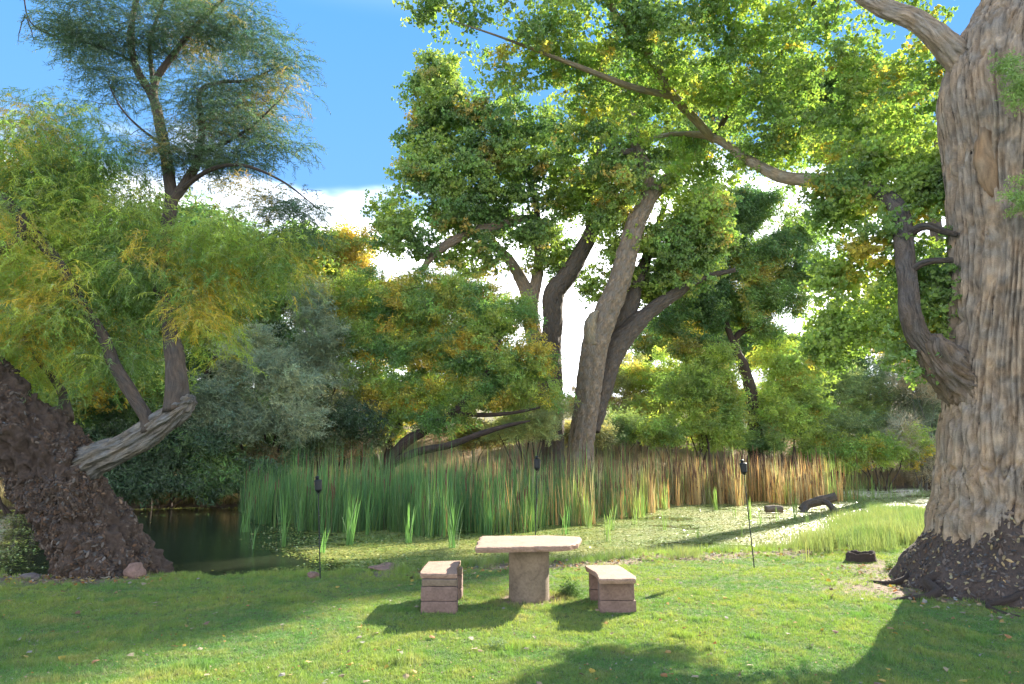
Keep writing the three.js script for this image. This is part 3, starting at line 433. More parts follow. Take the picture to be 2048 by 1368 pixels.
// the small tree with a bent trunk on the far right bank
{
  const t = thing('willow_tree', 'slender bent willow standing behind the brown cattails', 'tree');
  const r = (px, py, d, w) => [px, py, d, w * mpp(py, d)], o = { radial: 14, step: 0.18, rough: 0.1 };
  addLimb(t, [r(1512, 940, 40, 17), r(1510, 860, 40, 14), r(1503, 790, 40, 12), r(1488, 735, 40, 11), r(1472, 700, 40, 9), r(1475, 672, 40, 7), r(1505, 652, 40, 5), r(1545, 635, 40, 3)], M.darkTwig, 'trunk', o);
  addLimb(t, [r(1472, 700, 40, 7), r(1455, 655, 40, 6), r(1440, 590, 40.5, 5), r(1450, 500, 41, 4), r(1480, 420, 41, 3)], M.darkTwig, 'limb', o);
  addLimb(t, [r(1470, 695, 40, 5), r(1420, 685, 39.5, 4), r(1370, 690, 39, 2)], M.darkTwig, 'limb', o);
  const c = hue3([0.06, 0.125, 0.03], [0.12, 0.19, 0.035], [0.30, 0.25, 0.03], 0, -0.2, 0.3);
  foliage(t, [[1440, 440, 41, 75, 65, 2], [1500, 510, 41, 85, 65, 2.2], [1560, 590, 40.5, 60, 50, 1.8], [1400, 560, 40, 75, 55, 1.8], [1440, 630, 40, 90, 40, 1.8], [1350, 640, 40, 50, 35, 1.5], [1560, 470, 41, 75, 45, 1.8], [1340, 560, 40, 45, 45, 1.5], [1520, 660, 40, 45, 22, 1.2], [1390, 700, 39, 45, 25, 1.2], [1480, 590, 40.5, 90, 60, 2], [1380, 470, 41, 60, 60, 1.8], [1600, 540, 41, 40, 45, 1.5], [1500, 420, 41.5, 80, 40, 1.8]],
    { n: 1000, per: 7, clump: 0.6, sprig: sprigFine, colour: c, twig: M.darkTwig, varied: 0.3, scale: [1.7, 2.7], twigR: 0.016, gap: 0.14 });
}

/* ---------- shrubs and trees behind ---------- */
function shrub(name, label, cat, group, base, stems, blobs, o) {
  const t = thing(name, label, cat, group);
  const [bx, bd] = base, foot = P(bx, 913, bd); foot.y = groundAt(foot.x, foot.z) - 0.15;
  const bs = blobs.map((b) => P(b[0], b[1], b[2]));
  for (let k = 0; k < stems; k++) {
    const e = bs[k % bs.length].clone(), a = foot.clone().add(V3(gauss() * 0.25, 0, gauss() * 0.25)), L = a.distanceTo(e), pts = [a], rs = [o.stem ?? 0.06];
    for (let i = 1; i <= 4; i++) { const u = i / 4; pts.push(a.clone().lerp(e, u).add(V3(gauss() * 0.05 * L, 0.08 * L * Math.sin(u * 3.1), gauss() * 0.05 * L))); rs.push((o.stem ?? 0.06) * (1 - 0.8 * u)); }
    const l = limbGeo(pts, rs, { radial: 8, step: 0.25, rough: 0.1 });
    part(k ? 'stem' : 'trunk', l.geo, o.stemMat ?? M.darkTwig, t); (t.userNodes ??= []).push(...l.nodes);
  }
  foliage(t, blobs, { sprig: sprigFine, twig: o.stemMat ?? M.darkTwig, scale: [0.9, 1.5], twigR: 0.01, gap: 0.15, varied: 0.3, ...o, n: Math.round(o.n * 1.4), per: Math.round(o.per * 0.62), scale: (o.scale ?? [0.9, 1.5]).map((k) => k * 1.45) });
  return t;
}
const G1 = [0.085, 0.155, 0.035], G2 = [0.17, 0.24, 0.04], YEL = [0.38, 0.29, 0.03], ORG = [0.25, 0.18, 0.035], OLV = [0.17, 0.205, 0.13], OLV2 = [0.27, 0.30, 0.20], DRK = [0.045, 0.085, 0.03], LIME = [0.26, 0.33, 0.055];
// grey-leaved shrubs on the shaded bank
shrub('olive_shrub', 'silvery grey leaved shrub above the dark shaded water', 'shrub', null, [520, 28], 6, [[500, 700, 27.6, 55, 55, 1.1], [540, 760, 27.2, 60, 55, 1.1], [450, 780, 27, 55, 55, 1], [590, 790, 27.2, 45, 45, 1], [490, 850, 26.6, 70, 40, 0.9], [600, 850, 26.8, 40, 35, 0.8], [410, 840, 26.6, 40, 40, 0.8]], { n: 330, per: 11, clump: 0.42, sprig: sprigOlive, colour: hue(OLV, OLV2, 0), scale: [0.9, 1.4] });
shrub('olive_shrub', 'tall silvery shrub beside the orange tree', 'shrub', null, [640, 30], 5, [[625, 610, 30, 50, 60, 1.2], [650, 690, 30, 45, 55, 1.1], [610, 740, 29.6, 45, 45, 1], [680, 790, 30, 35, 60, 1]], { n: 190, per: 11, clump: 0.45, sprig: sprigOlive, colour: hue3(OLV, OLV2, [0.33, 0.29, 0.09], 0, -0.2), scale: [0.9, 1.4] });
shrub('autumn_tree', 'orange and gold leaved tree rising behind the grey shrubs', 'tree', null, [700, 34], 5, [[700, 500, 34, 55, 50, 1.5], [690, 570, 34, 60, 50, 1.5], [730, 640, 34, 55, 50, 1.4], [670, 640, 34, 45, 40, 1.2]], { n: 250, per: 12, clump: 0.55, colour: hue3(YEL, ORG, [0.19, 0.25, 0.04], 0, 0.0, 0.8), stem: 0.12 });
shrub('willow_tree', 'tall green and yellow willow behind the leaning willow', 'tree', null, [420, 30], 6, [[420, 500, 30, 110, 80, 2.5], [560, 560, 31, 90, 75, 2.2], [300, 600, 29, 110, 90, 2.5], [450, 640, 29, 90, 70, 2], [610, 500, 32, 60, 50, 1.6], [330, 480, 30, 100, 80, 2.4]], { n: 520, per: 12, clump: 0.75, colour: hue3(G1, G2, YEL, 0, -0.17, 0.3), scale: [1.2, 2], stem: 0.2, twigR: 0.016 });
shrub('willow_tree', 'broad yellow green willow on the bank past the brown bole', 'tree', null, [90, 25], 6, [[60, 500, 25, 140, 100, 2.4], [200, 560, 26, 120, 100, 2.4], [60, 680, 24.5, 110, 80, 2], [200, 720, 25, 100, 70, 2], [-80, 560, 25, 140, 180, 2.5], [110, 790, 24, 100, 45, 1.6], [290, 760, 25, 60, 60, 1.6], [80, 380, 26, 140, 90, 2]], { n: 560, per: 12, clump: 0.7, colour: hue3(G1, G2, YEL, 0.05, -0.1, 0.35), scale: [1.1, 1.8], stem: 0.2, twigR: 0.014 });
shrub('dark_shrub', 'dense dark shrub overhanging the shaded water', 'shrub', null, [330, 26.8], 6, [[300, 850, 26.5, 90, 50, 1.2], [400, 900, 26.3, 80, 45, 1.1], [250, 920, 26, 80, 45, 1], [340, 780, 27, 60, 45, 1.2], [300, 965, 25.6, 90, 30, 0.8], [430, 965, 26, 70, 28, 0.8], [190, 975, 24.8, 80, 30, 0.8], [520, 955, 26.6, 50, 25, 0.7]], { n: 420, per: 10, clump: 0.5, colour: hue(DRK, G1, -0.05), scale: [1, 1.5] });
shrub('dark_shrub', 'dark brown twiggy shrub between the grey shrub and the cattails', 'shrub', null, [640, 29], 6, [[650, 850, 28.6, 50, 50, 1], [700, 870, 29, 50, 45, 1], [560, 900, 28, 60, 40, 0.9], [480, 930, 27.4, 60, 35, 0.8], [740, 860, 29.6, 40, 50, 0.9]], { n: 240, per: 9, clump: 0.45, colour: hue3(DRK, [0.12, 0.13, 0.05], [0.28, 0.17, 0.08], -0.02, -0.12), scale: [0.8, 1.3] });
shrub('dark_shrub', 'dark shrub at the water past the foot of the leaning willow', 'shrub', null, [60, 24.5], 5, [[40, 880, 24, 90, 60, 1], [-60, 860, 24, 80, 80, 1], [150, 900, 24.6, 60, 45, 0.9], [60, 820, 24.6, 80, 40, 1], [-180, 860, 24, 100, 90, 1.2], [-300, 840, 24, 110, 110, 1.3], [-180, 700, 24.5, 120, 100, 1.6]], { n: 330, per: 10, clump: 0.5, colour: hue(DRK, G1, -0.05), scale: [1, 1.5] });
shrub('pale_shrub', 'pale yellow green shrub at the foot of the split trunk', 'shrub', null, [1060, 30.5], 5, [[1040, 850, 30.2, 50, 28, 0.8], [1090, 850, 30, 40, 30, 0.7], [1000, 862, 30.4, 45, 20, 0.7], [1110, 820, 31, 25, 20, 0.5]], { n: 130, per: 9, clump: 0.38, sprig: sprigOlive, colour: hue([0.25, 0.28, 0.12], [0.32, 0.34, 0.13], 0), scale: [0.8, 1.2] });
// the lit bank
const lit = 'yellow green shrubs on the sunlit bank';
shrub('bank_shrub', 'leafy lime green shrub left of the bent willow trunk', 'shrub', lit, [1400, 38], 6, [[1370, 780, 38, 60, 55, 1.4], [1430, 770, 38, 55, 60, 1.4], [1400, 840, 37.5, 80, 35, 1.2], [1420, 720, 38.5, 45, 35, 1.2], [1460, 820, 38, 40, 45, 1.2]], { n: 260, per: 10, clump: 0.5, colour: hue3(G2, LIME, YEL, 0.05, -0.15), scale: [1, 1.6] });
shrub('bank_shrub', 'leafy lime green shrub right of the bent willow trunk', 'shrub', lit, [1570, 40], 6, [[1560, 740, 40.5, 55, 60, 1.5], [1600, 790, 40, 55, 60, 1.5], [1550, 830, 39.5, 60, 45, 1.3], [1620, 730, 41, 45, 45, 1.3], [1590, 860, 39.5, 60, 25, 1]], { n: 260, per: 10, clump: 0.52, colour: hue3(G2, LIME, YEL, 0.08, -0.2), scale: [1, 1.6] });
shrub('bank_shrub', 'low yellowing scrub on the dry slope behind the split trunk', 'shrub', lit, [1280, 44], 5, [[1280, 770, 45, 60, 40, 1.6], [1330, 740, 46, 60, 40, 1.6], [1250, 740, 48, 50, 30, 1.6], [1310, 820, 42, 50, 28, 1.2], [1250, 820, 43, 30, 25, 1]], { n: 190, per: 9, clump: 0.55, colour: hue3([0.20, 0.21, 0.07], LIME, [0.42, 0.33, 0.06], 0, -0.1), scale: [1, 1.7] });
shrub('bank_shrub', 'green shrub with fine feathery twigs on the bank edge', 'shrub', lit, [1680, 43], 6, [[1680, 790, 43, 60, 60, 1.6], [1660, 850, 42, 60, 45, 1.4], [1720, 860, 42.5, 50, 45, 1.3], [1740, 790, 43.5, 45, 50, 1.4]], { n: 260, per: 10, clump: 0.5, sprig: sprigOlive, colour: hue3([0.12, 0.18, 0.07], [0.20, 0.25, 0.10], LIME, 0, -0.15), scale: [1.1, 1.8] });
shrub('tamarisk_shrub', 'grey green feathery shrub beside the huge trunk', 'shrub', null, [1850, 42], 6, [[1810, 800, 43, 60, 50, 1.5], [1870, 810, 42, 50, 70, 1.5], [1830, 860, 41.5, 60, 40, 1.3], [1920, 860, 42, 60, 60, 1.4], [1800, 740, 44, 50, 40, 1.4]], { n: 280, per: 9, clump: 0.5, sprig: sprigOlive, colour: hue(OLV, [0.15, 0.19, 0.12], 0), scale: [1.1, 1.7] });
shrub('bare_shrub', 'leafless grey twiggy shrub in front of the feathery shrubs', 'shrub', null, [1840, 40.5], 6, [[1830, 740, 41, 60, 30, 1], [1870, 770, 40.6, 40, 30, 1], [1810, 890, 40, 30, 50, 0.8], [1860, 920, 40, 40, 35, 0.8]], { n: 80, per: 9, clump: 0.6, sprig: sprigBare, mat: M.leafDry, colour: () => [0.34, 0.29, 0.23], scale: [1, 1.7], stemMat: M.limb, stem: 0.035 });
shrub('bank_shrub', 'bright green shrub with a yellow side by the far water edge', 'shrub', lit, [1760, 40], 5, [[1730, 890, 40, 35, 32, 0.9], [1775, 905, 40, 38, 30, 0.9], [1825, 895, 40, 30, 45, 0.9], [1700, 920, 40, 40, 25, 0.9]], { n: 150, per: 9, clump: 0.42, colour: hue3([0.15, 0.25, 0.04], LIME, YEL, 0, -0.08), scale: [0.9, 1.4] });
// trees farther back
shrub('far_tree', 'dark green tree showing between bank shrubs and hanging leaves', 'tree', null, [1670, 56], 5, [[1660, 690, 56, 45, 40, 2], [1690, 730, 56, 45, 40, 2], [1640, 740, 56, 35, 35, 1.6]], { n: 170, per: 11, clump: 0.9, colour: hue(DRK, G1, 0), scale: [1.8, 2.6], stem: 0.2, twigR: 0.02 });
shrub('far_tree', 'golden yellow tree behind the grey feathery shrub', 'tree', null, [1770, 58], 5, [[1760, 650, 58, 55, 50, 2.2], [1810, 690, 58, 55, 45, 2.2], [1780, 600, 58, 40, 40, 1.8], [1880, 640, 60, 60, 80, 2.4], [1860, 560, 60, 45, 50, 2]], { n: 260, per: 11, clump: 0.9, colour: hue3(YEL, [0.42, 0.25, 0.04], LIME, 0, -0.1), scale: [1.7, 2.5], stem: 0.2, twigR: 0.02 });
shrub('far_tree', 'light green tree beyond the slope near the bent willow', 'tree', null, [1340, 62], 5, [[1330, 670, 62, 60, 45, 2.6], [1400, 660, 62, 70, 45, 2.6], [1470, 690, 60, 60, 50, 2.4], [1290, 700, 64, 45, 28, 2], [1560, 700, 60, 60, 40, 2.4]], { n: 280, per: 11, clump: 1.0, colour: hue3(G1, G2, YEL, 0.03, -0.18), scale: [1.8, 2.6], stem: 0.22, twigR: 0.02 });
shrub('far_tree', 'green tree filling the gap behind the autumn willow', 'tree', null, [880, 46], 5, [[820, 680, 46, 80, 60, 2.4], [930, 720, 46, 80, 55, 2.4], [760, 620, 45, 70, 60, 2.2], [1010, 780, 44, 70, 45, 2], [850, 800, 42, 100, 45, 2]], { n: 330, per: 11, clump: 0.85, colour: hue3(G1, [0.13, 0.19, 0.04], YEL, 0, -0.15), scale: [1.5, 2.3], stem: 0.2, twigR: 0.018 });
shrub('far_tree', 'dark wooded thicket tree behind the tall green willow', 'tree', null, [520, 42], 6, [[520, 680, 42, 130, 90, 2.6], [380, 720, 40, 130, 90, 2.6], [620, 760, 40, 90, 70, 2.2], [250, 700, 38, 130, 110, 2.6], [100, 700, 36, 150, 120, 2.6], [480, 830, 36, 150, 60, 2], [200, 850, 33, 150, 60, 2]], { n: 520, per: 11, clump: 0.95, colour: hue(DRK, G1, 0), scale: [1.6, 2.4], stem: 0.22, twigR: 0.02 });
shrub('far_tree', 'pale tree on the hillside behind the huge trunk', 'tree', null, [2050, 60], 5, [[2050, 600, 60, 110, 120, 3], [2200, 640, 60, 110, 120, 3], [1960, 720, 58, 70, 90, 2.5], [2110, 780, 56, 120, 80, 2.6]], { n: 280, per: 11, clump: 1.0, colour: hue3(G1, G2, YEL, 0, -0.15), scale: [1.8, 2.6], stem: 0.22, twigR: 0.02 });

{
  const t = thing('cottonwood_tree', 'very tall cottonwood rising behind the hanging leaves and the huge trunk', 'tree');
  const r = (px, py, d, w) => [px, py, d, w * mpp(py, d)], o = { radial: 20, step: 0.25, rough: 0.06, ridge: 0.06 };
  addLimb(t, [r(1890, 960, 45, 17), r(1888, 860, 45, 15), r(1880, 700, 45, 14), r(1876, 560, 44.5, 13), r(1868, 430, 44, 11), r(1840, 330, 43, 9), r(1800, 240, 42, 7), r(1750, 180, 41, 4), r(1720, 140, 40, 2)], M.cottonDark, 'trunk', o);
  addLimb(t, [r(1868, 440, 44, 8), r(1880, 330, 44, 7), r(1860, 250, 43.5, 4), r(1830, 180, 43, 2)], M.cottonDark, 'limb', o);
  addLimb(t, [r(1830, 310, 42.8, 7), r(1760, 270, 42, 5), r(1690, 230, 41, 3), r(1640, 170, 40, 2)], M.cottonDark, 'limb', o);
  foliage(t, [[1740, 195, 41, 80, 60, 2.4], [1670, 190, 40, 75, 55, 2.2], [1795, 200, 42, 50, 60, 2], [1690, 270, 41, 90, 50, 2.4], [1790, 290, 43, 60, 60, 2.2], [1580, 170, 39.5, 60, 50, 2]],
    { n: 620, per: 9, clump: 0.7, sprig: sprigCotton, colour: hue3(G1, G2, YEL, 0, -0.24, 0.4), twig: M.cottonDark, twigs: 0.3, scale: [1.6, 2.4], twigR: 0.02, gap: 0.2 });
}
for (const [px, py, d, rx, ry, c] of [[1180, 858, 36, 45, 24, 2], [1250, 850, 38, 50, 28, 1], [1330, 862, 37, 45, 22, 0], [1440, 868, 38.5, 50, 24, 0], [1520, 872, 39.5, 40, 24, 1], [1650, 890, 41, 55, 30, 0], [1770, 880, 43, 60, 40, 1], [1880, 905, 42.5, 50, 30, 1], [1300, 800, 46, 60, 28, 2], [1380, 760, 50, 60, 40, 1], [1480, 800, 46, 60, 40, 0], [1620, 830, 44, 55, 40, 1], [1540, 770, 48, 55, 45, 0], [950, 868, 33, 60, 18, 2], [1060, 790, 38, 45, 35, 2], [1170, 790, 44, 40, 28, 2], [1700, 790, 50, 70, 50, 1], [1230, 790, 48, 50, 30, 2]])
  shrub('scrub_bush', ['low lime green scrub bush on the far bank behind the cattails', 'low mid green scrub bush on the far bank behind the cattails', 'low dry tan green scrub bush on the far bank slope'][c], 'shrub', 'low scrub on the far bank', [px, d], 3, [[px, py, d, rx, ry, 1], [px - rx * 0.5, py + ry * 0.6, d - 0.4, rx * 0.6, ry * 0.6, 0.9], [px + rx * 0.5, py + ry * 0.6, d - 0.3, rx * 0.6, ry * 0.6, 0.9]],
    { n: 62, per: 10, clump: 0.48, sprig: c === 1 ? sprigOlive : sprigFine, colour: [hue3(G2, LIME, YEL, 0.05, -0.2), hue3(G1, [0.15, 0.21, 0.06], G2, 0, -0.15), hue3([0.21, 0.20, 0.075], [0.26, 0.25, 0.09], [0.34, 0.25, 0.10], 0, -0.12)][c], scale: [0.9, 1.5], stem: 0.035 });
// crumbling bark on the two old boles
{
  const chip = variants(5, () => { const g = new THREE.DodecahedronGeometry(1, 0), p = g.attributes.position, k = rr(0, 50); for (let i = 0; i < p.count; i++) { const x = p.getX(i), y = p.getY(i), z = p.getZ(i), q = 1 + 0.6 * noise(x * 1.3 + k, y * 1.3, z * 1.3); p.setXYZ(i, x * q * 0.42, y * q * 0.26, z * q); } g.computeVertexNormals(); return g; });
  const roughMat = std({ color: 0xffffff, roughness: 1 });
  const cover = (tree, mesh, n, tones, s0, s1, keep = () => true) => {
    const p = mesh.geometry.attributes.position, nn = mesh.geometry.attributes.normal, items = [];
    for (let k = 0; k < n * 6 && items.length < n; k++) {
      const i = Math.floor(rnd() * p.count), v = V3(p.getX(i), p.getY(i), p.getZ(i)).add(mesh.position); if (!keep(v)) continue;
      const up = V3(nn.getX(i), nn.getY(i), nn.getZ(i)), q = new THREE.Quaternion().setFromUnitVectors(V3(0, 1, 0), up).multiply(turn(gauss() * 0.4, rr(0, 6.28), gauss() * 0.4));
      items.push({ p: v.add(V3(gauss(), gauss(), gauss()).multiplyScalar(0.012)), q, s: rr(s0, s1), c: vary(tones[Math.floor(Math.pow(rnd(), 1.4) * tones.length)], 0.3) });
    }
    scatter('bark_crumbs', chip, roughMat, items, tree, null, null, 'crumbs');
  };
  const wil = scene.getObjectByName('willow_tree'), cot = scene.getObjectByName('cottonwood_tree');
  cover(wil, wil.children.find((c) => c.name === 'trunk'), 15000, [[0.075, 0.048, 0.032], [0.10, 0.066, 0.044], [0.06, 0.043, 0.034], [0.085, 0.058, 0.04], [0.05, 0.036, 0.028], [0.12, 0.095, 0.075]], 0.012, 0.05, (v) => v.x > -9 && v.z > -10.9 && noise(v.x * 2.2, v.y * 2.2, v.z * 2.2) > -0.12 + gauss() * 0.15);
  cover(cot, cot.children.find((c) => c.name === 'root_mound'), 7000, [[0.07, 0.05, 0.04], [0.09, 0.065, 0.05], [0.05, 0.04, 0.035], [0.13, 0.10, 0.08], [0.25, 0.19, 0.10]], 0.012, 0.045, (v) => v.z > -10);
}

/* ---------- table and benches ---------- */
function slabGeo(outline, y0, y1, chip = 0.006, uvs = 1.4) {      // a split stone slab: outline in plan, rough edges, nearly flat top
  const pts = []; const n = outline.length;
  for (let i = 0; i < n; i++) { const a = outline[i], b = outline[(i + 1) % n], L = a.distanceTo(b), m = Math.max(2, Math.round(L / 0.03)); for (let k = 0; k < m; k++) pts.push(a.clone().lerp(b, k / m)); }
  const c = pts.reduce((s, p) => s.add(p), V3(0, 0, 0)).multiplyScalar(1 / pts.length), pos = [], idx = [], uv = [], N = pts.length;
  const rings = [[0, 0], [0.35, 0], [0.7, 0], [0.93, 0], [0.982, -0.001], [1, -0.007], [1.004, -0.3], [0.998, -0.7], [0.985, -1], [0.6, -1], [0, -1]], th = y1 - y0;
  rings.forEach(([s, f], j) => pts.forEach((p, i) => {
    const d = p.clone().sub(c), e = s > 0.97 ? chip * (fbm(p.x * 13, j * 1.7, p.z * 13, 3) * 2 + noise(p.x * 45, j * 3, p.z * 45)) : 0, L = d.length() || 1;
    const x = c.x + d.x * s + d.x / L * e, z = c.z + d.z * s + d.z / L * e, y = y1 + (f > -0.01 ? f : f * th) + (f > -0.2 ? 0.0035 * fbm(x * 4, 1, z * 4, 3) : 0);
    pos.push(x, y, z); uv.push((x + (s > 0.99 && f < -0.01 ? 0 : 0)) * uvs, (z + y * 1.3) * uvs);
  }));
  for (let j = 0; j < rings.length - 1; j++) for (let i = 0; i < N; i++) { const a = j * N + i, b = j * N + (i + 1) % N, d = a + N, e = b + N; idx.push(a, d, e, a, e, b); }
  let g = new THREE.BufferGeometry(); g.setAttribute('position', new THREE.Float32BufferAttribute(pos, 3)); g.setAttribute('uv', new THREE.Float32BufferAttribute(uv, 2)); g.setIndex(idx);
  const area = outline.reduce((s, a, i) => { const b = outline[(i + 1) % n]; return s + a.x * b.z - b.x * a.z; }, 0);
  if (area > 0) { for (let k = 0; k < idx.length; k += 3) { const t = idx[k]; idx[k] = idx[k + 1]; idx[k + 1] = t; } g.setIndex(idx); }
  return toCreasedNormals(g, 0.7);
}
function blockGeo(w, h, d, rough = 0.004, s = 1) {              // a rough-cut block with worn arrises
  const g = new THREE.BoxGeometry(w, h, d, 20, 10, 12), p = g.attributes.position, uv = [], n0 = g.attributes.normal, b = 0.008;
  for (let i = 0; i < p.count; i++) {
    let v = V3(p.getX(i), p.getY(i), p.getZ(i)); const q = v.clone(), e = V3(clamp(v.x, -w / 2 + b, w / 2 - b), clamp(v.y, -h / 2 + b, h / 2 - b), clamp(v.z, -d / 2 + b, d / 2 - b)), o = v.clone().sub(e), L = o.length();
    if (L > 0) v = e.addScaledVector(o, b / L);
    const k = rough * (2 * fbm(q.x * 9 + s, q.y * 9, q.z * 9, 3) + noise(q.x * 40, q.y * 40 + s, q.z * 40)); v.addScaledVector(V3(q.x / w, q.y / h, q.z / d).normalize(), k); p.setXYZ(i, v.x, v.y, v.z);
    const ax = Math.abs(n0.getX(i)), ay = Math.abs(n0.getY(i)); uv.push((ax > 0.5 ? q.z : q.x) * 1.5 + s, (ay > 0.5 ? q.z : q.y) * 1.5 + s * 0.7);
  }
  g.setAttribute('uv', new THREE.Float32BufferAttribute(uv, 2)); g.computeVertexNormals(); return g;
}
{
  const HT = 0.69, t = thing('stone_table', 'stone slab table on a round concrete pedestal', 'table', null, [0.205, 0, -8.6]);
  const local = (px, py, y) => G(px, py, y).sub(t.position);
  const out = [[951, 1095], [1010, 1094], [1083, 1092.5], [1120, 1092], [1140, 1090], [1156, 1086], [1160, 1081], [1163, 1077], [1160, 1073.5], [1150, 1072.4], [1120, 1071.5], [1088, 1069.8], [1082, 1070.6], [1030, 1071], [964, 1071.6], [958, 1075], [960, 1078], [954, 1083], [956, 1087], [951, 1091]].map(([x, y]) => local(x, y, HT).setY(0));
  part('table_top', slabGeo(out, HT - 0.062, HT, 0.007), M.slab, t);
  const R = 0.243, pr = []; for (let k = 0; k <= 40; k++) { const v = k / 40; pr.push(new THREE.Vector2(R + 0.0025 * noise(v * 9, 1, 2) + (v > 0.97 ? -0.006 * (v - 0.97) / 0.03 : 0), lerp(-0.06, HT - 0.063, v))); }
  const pg = new THREE.LatheGeometry([...pr, new THREE.Vector2(0.001, HT - 0.063)], 80), pp = pg.attributes.position, pu = pg.attributes.uv;
  for (let i = 0; i < pp.count; i++) { const a = Math.atan2(pp.getX(i), pp.getZ(i)), y = pp.getY(i), k = 1 + 0.008 * fbm(Math.sin(a) * 3, y * 5, Math.cos(a) * 3, 3); pp.setX(i, pp.getX(i) * k); pp.setZ(i, pp.getZ(i) * k); pu.setXY(i, pu.getX(i) * 2, y * 1.3); }
  pg.computeVertexNormals(); part('pedestal', pg, M.concrete, t);
}
function bench(label, outPx, HT, front, back, courses) {
  const mid = G(outPx[0][0], outPx[0][1], HT), t = thing('stone_bench', label, 'bench', 'stone benches at the table', [front[0], 0, (front[1] + back[1]) / 2]);
  const out = outPx.map(([x, y]) => G(x, y, HT).sub(t.position).setY(0));
  part('seat', slabGeo(out, HT - 0.052, HT, 0.006, 1.7), M.slab, t);
  [front, back].forEach(([x, z, w, dp], i) => {
    let y = -0.05; courses.forEach(([h, dw, mat, sh], k) => { const b = part('block', blockGeo(w + dw, h - 0.004, dp - 0.01 * k, 0.0035, x * 7 + k * 3.1 + i), mat, t); b.position.set(x + sh - t.position.x, y + h / 2, z - dp / 2 - t.position.z); b.rotation.y = gauss() * 0.012; y += h; });
  });
  return t;
}
const fl = G(877, 1229), fr = G(1236, 1226);
bench('stone slab bench with a clipped corner on three block courses', [[842, 1147], [893, 1147.6], [914.5, 1147], [914.3, 1138], [913, 1136], [918, 1128], [921.5, 1120.6], [885, 1121.6], [857, 1122.6], [848, 1133], [840, 1143.5]], 0.42, [fl.x, fl.z, 0.395, 0.2], [fl.x + 0.015, fl.z - 0.72, 0.37, 0.2], [[0.185, 0.0, M.block, 0.002], [0.155, 0.002, M.block, -0.001], [0.075, -0.006, M.mortar, 0]]);
bench('stone slab bench with a curved side on two block courses', [[1198, 1157.5], [1235, 1158], [1271.5, 1157], [1271.5, 1152], [1257, 1142.5], [1246, 1135], [1235, 1130], [1205, 1129.8], [1170.5, 1130], [1172, 1133], [1182, 1139.5], [1190, 1143.5], [1194.5, 1149]], 0.405, [fr.x, fr.z, 0.395, 0.2], [fr.x - 0.02, fr.z - 0.62, 0.42, 0.19], [[0.18, 0.008, M.block, 0.004], [0.222, -0.008, M.block, -0.003]]);

/* ---------- torches ---------- */
function torch(label, px, py, topX, topY, d) {
  const foot = d ? P(px, 1100, d) : onGround(px, py); foot.y = groundAt(foot.x, foot.z);
  const top = P(topX, topY, -foot.z), Ht = top.y - foot.y, t = thing('garden_torch', label, 'torch', 'garden torches along the pond', foot.toArray());
  const lx = (top.x - foot.x) / Ht, Lh = 0.225, H0 = Ht - Lh;
  const lat = (pts, n = 24) => new THREE.LatheGeometry(pts.map(([a, b]) => new THREE.Vector2(a, b)), n);
  const lantern = part('lantern', lat([[0.001, -0.03], [0.012, -0.02], [0.045, 0.018], [0.05, 0.03], [0.054, 0.14], [0.058, 0.148], [0.058, 0.156], [0.05, 0.162], [0.028, 0.168], [0.001, 0.17]]), M.iron, t);
  lantern.position.set(lx * H0, H0, 0); lantern.rotation.z = -lx;
  const cap = part('wick_cap', lat([[0.001, 0.165], [0.024, 0.166], [0.025, 0.195], [0.03, 0.2], [0.03, 0.207], [0.018, 0.216], [0.001, 0.225]]), M.iron, lantern); cap.position.set(-0.012, 0, 0);
  for (const a of [0, 2.1, 4.2]) { const b = new Bag(); b.tube(V3(0, -0.06, 0), V3(Math.sin(a) * 0.05, 0.02, Math.cos(a) * 0.05), 0.004, 0.004, 6); part('bracket', b.build(), M.iron, lantern); }
  const pole = part('pole', new THREE.CylinderGeometry(0.0075, 0.0085, H0, 10), M.iron, t); pole.position.set(lx * (H0 - 0.04) / 2, (H0 - 0.12) / 2, 0); pole.rotation.z = -lx;
  const tw = []; for (let k = 0; k <= 40; k++) { const v = k / 40; tw.push(V3(0.008 * Math.cos(v * 40), v * 0.3, 0.008 * Math.sin(v * 40))); }
  const tm = part('twisted_rod', new THREE.TubeGeometry(new THREE.CatmullRomCurve3(tw), 90, 0.004, 5), M.iron, t); tm.position.set(lx * Ht * 0.38, Ht * 0.38, 0); tm.rotation.z = -lx;
}
torch('black metal torch standing before the shaded green cattails', 641, 1158, 636, 951);
torch('black metal torch standing behind the stone table', 1069, 0, 1075, 911, 11.4);
torch('leaning black metal torch before the brown cattails and glittering water', 1509, 1136, 1485, 918);

/* ---------- logs, stump, stones ---------- */
{
  const t = thing('pond_log', 'weathered branching log lying in the pond before the cattails', 'log', null);
  part('trunk', limbPx([[1602, 1020, 25.2, 0.13], [1615, 1009, 25.2, 0.15], [1640, 1002, 25.1, 0.16], [1672, 994, 25, 0.15]], { radial: 30, step: 0.05, rough: 0.2, ridge: 0.03, capEnd: true }).geo, M.cottonDark, t);
  part('branch', limbPx([[1650, 1003, 25, 0.1], [1664, 1015, 24.6, 0.1], [1680, 1032, 24.3, 0.09]], { radial: 16, step: 0.06, rough: 0.2 }).geo, M.cottonDark, t);
  part('branch', limbPx([[1612, 1010, 25.2, 0.11], [1608, 1022, 25, 0.12], [1606, 1034, 24.8, 0.12]], { radial: 16, step: 0.06, rough: 0.2 }).geo, M.cottonDark, t);
  const s = cast(new THREE.Mesh(limbPx([[1531, 1018, 24.4, 0.12], [1545, 1017, 24.4, 0.13], [1566, 1019, 24.3, 0.11]], { radial: 24, step: 0.05, rough: 0.18, capEnd: true }).geo, M.cotton)); s.name = numbered('log_piece'); s.userData = { label: 'short pale log floating beside the branching log', category: 'log' }; scene.add(s);
}
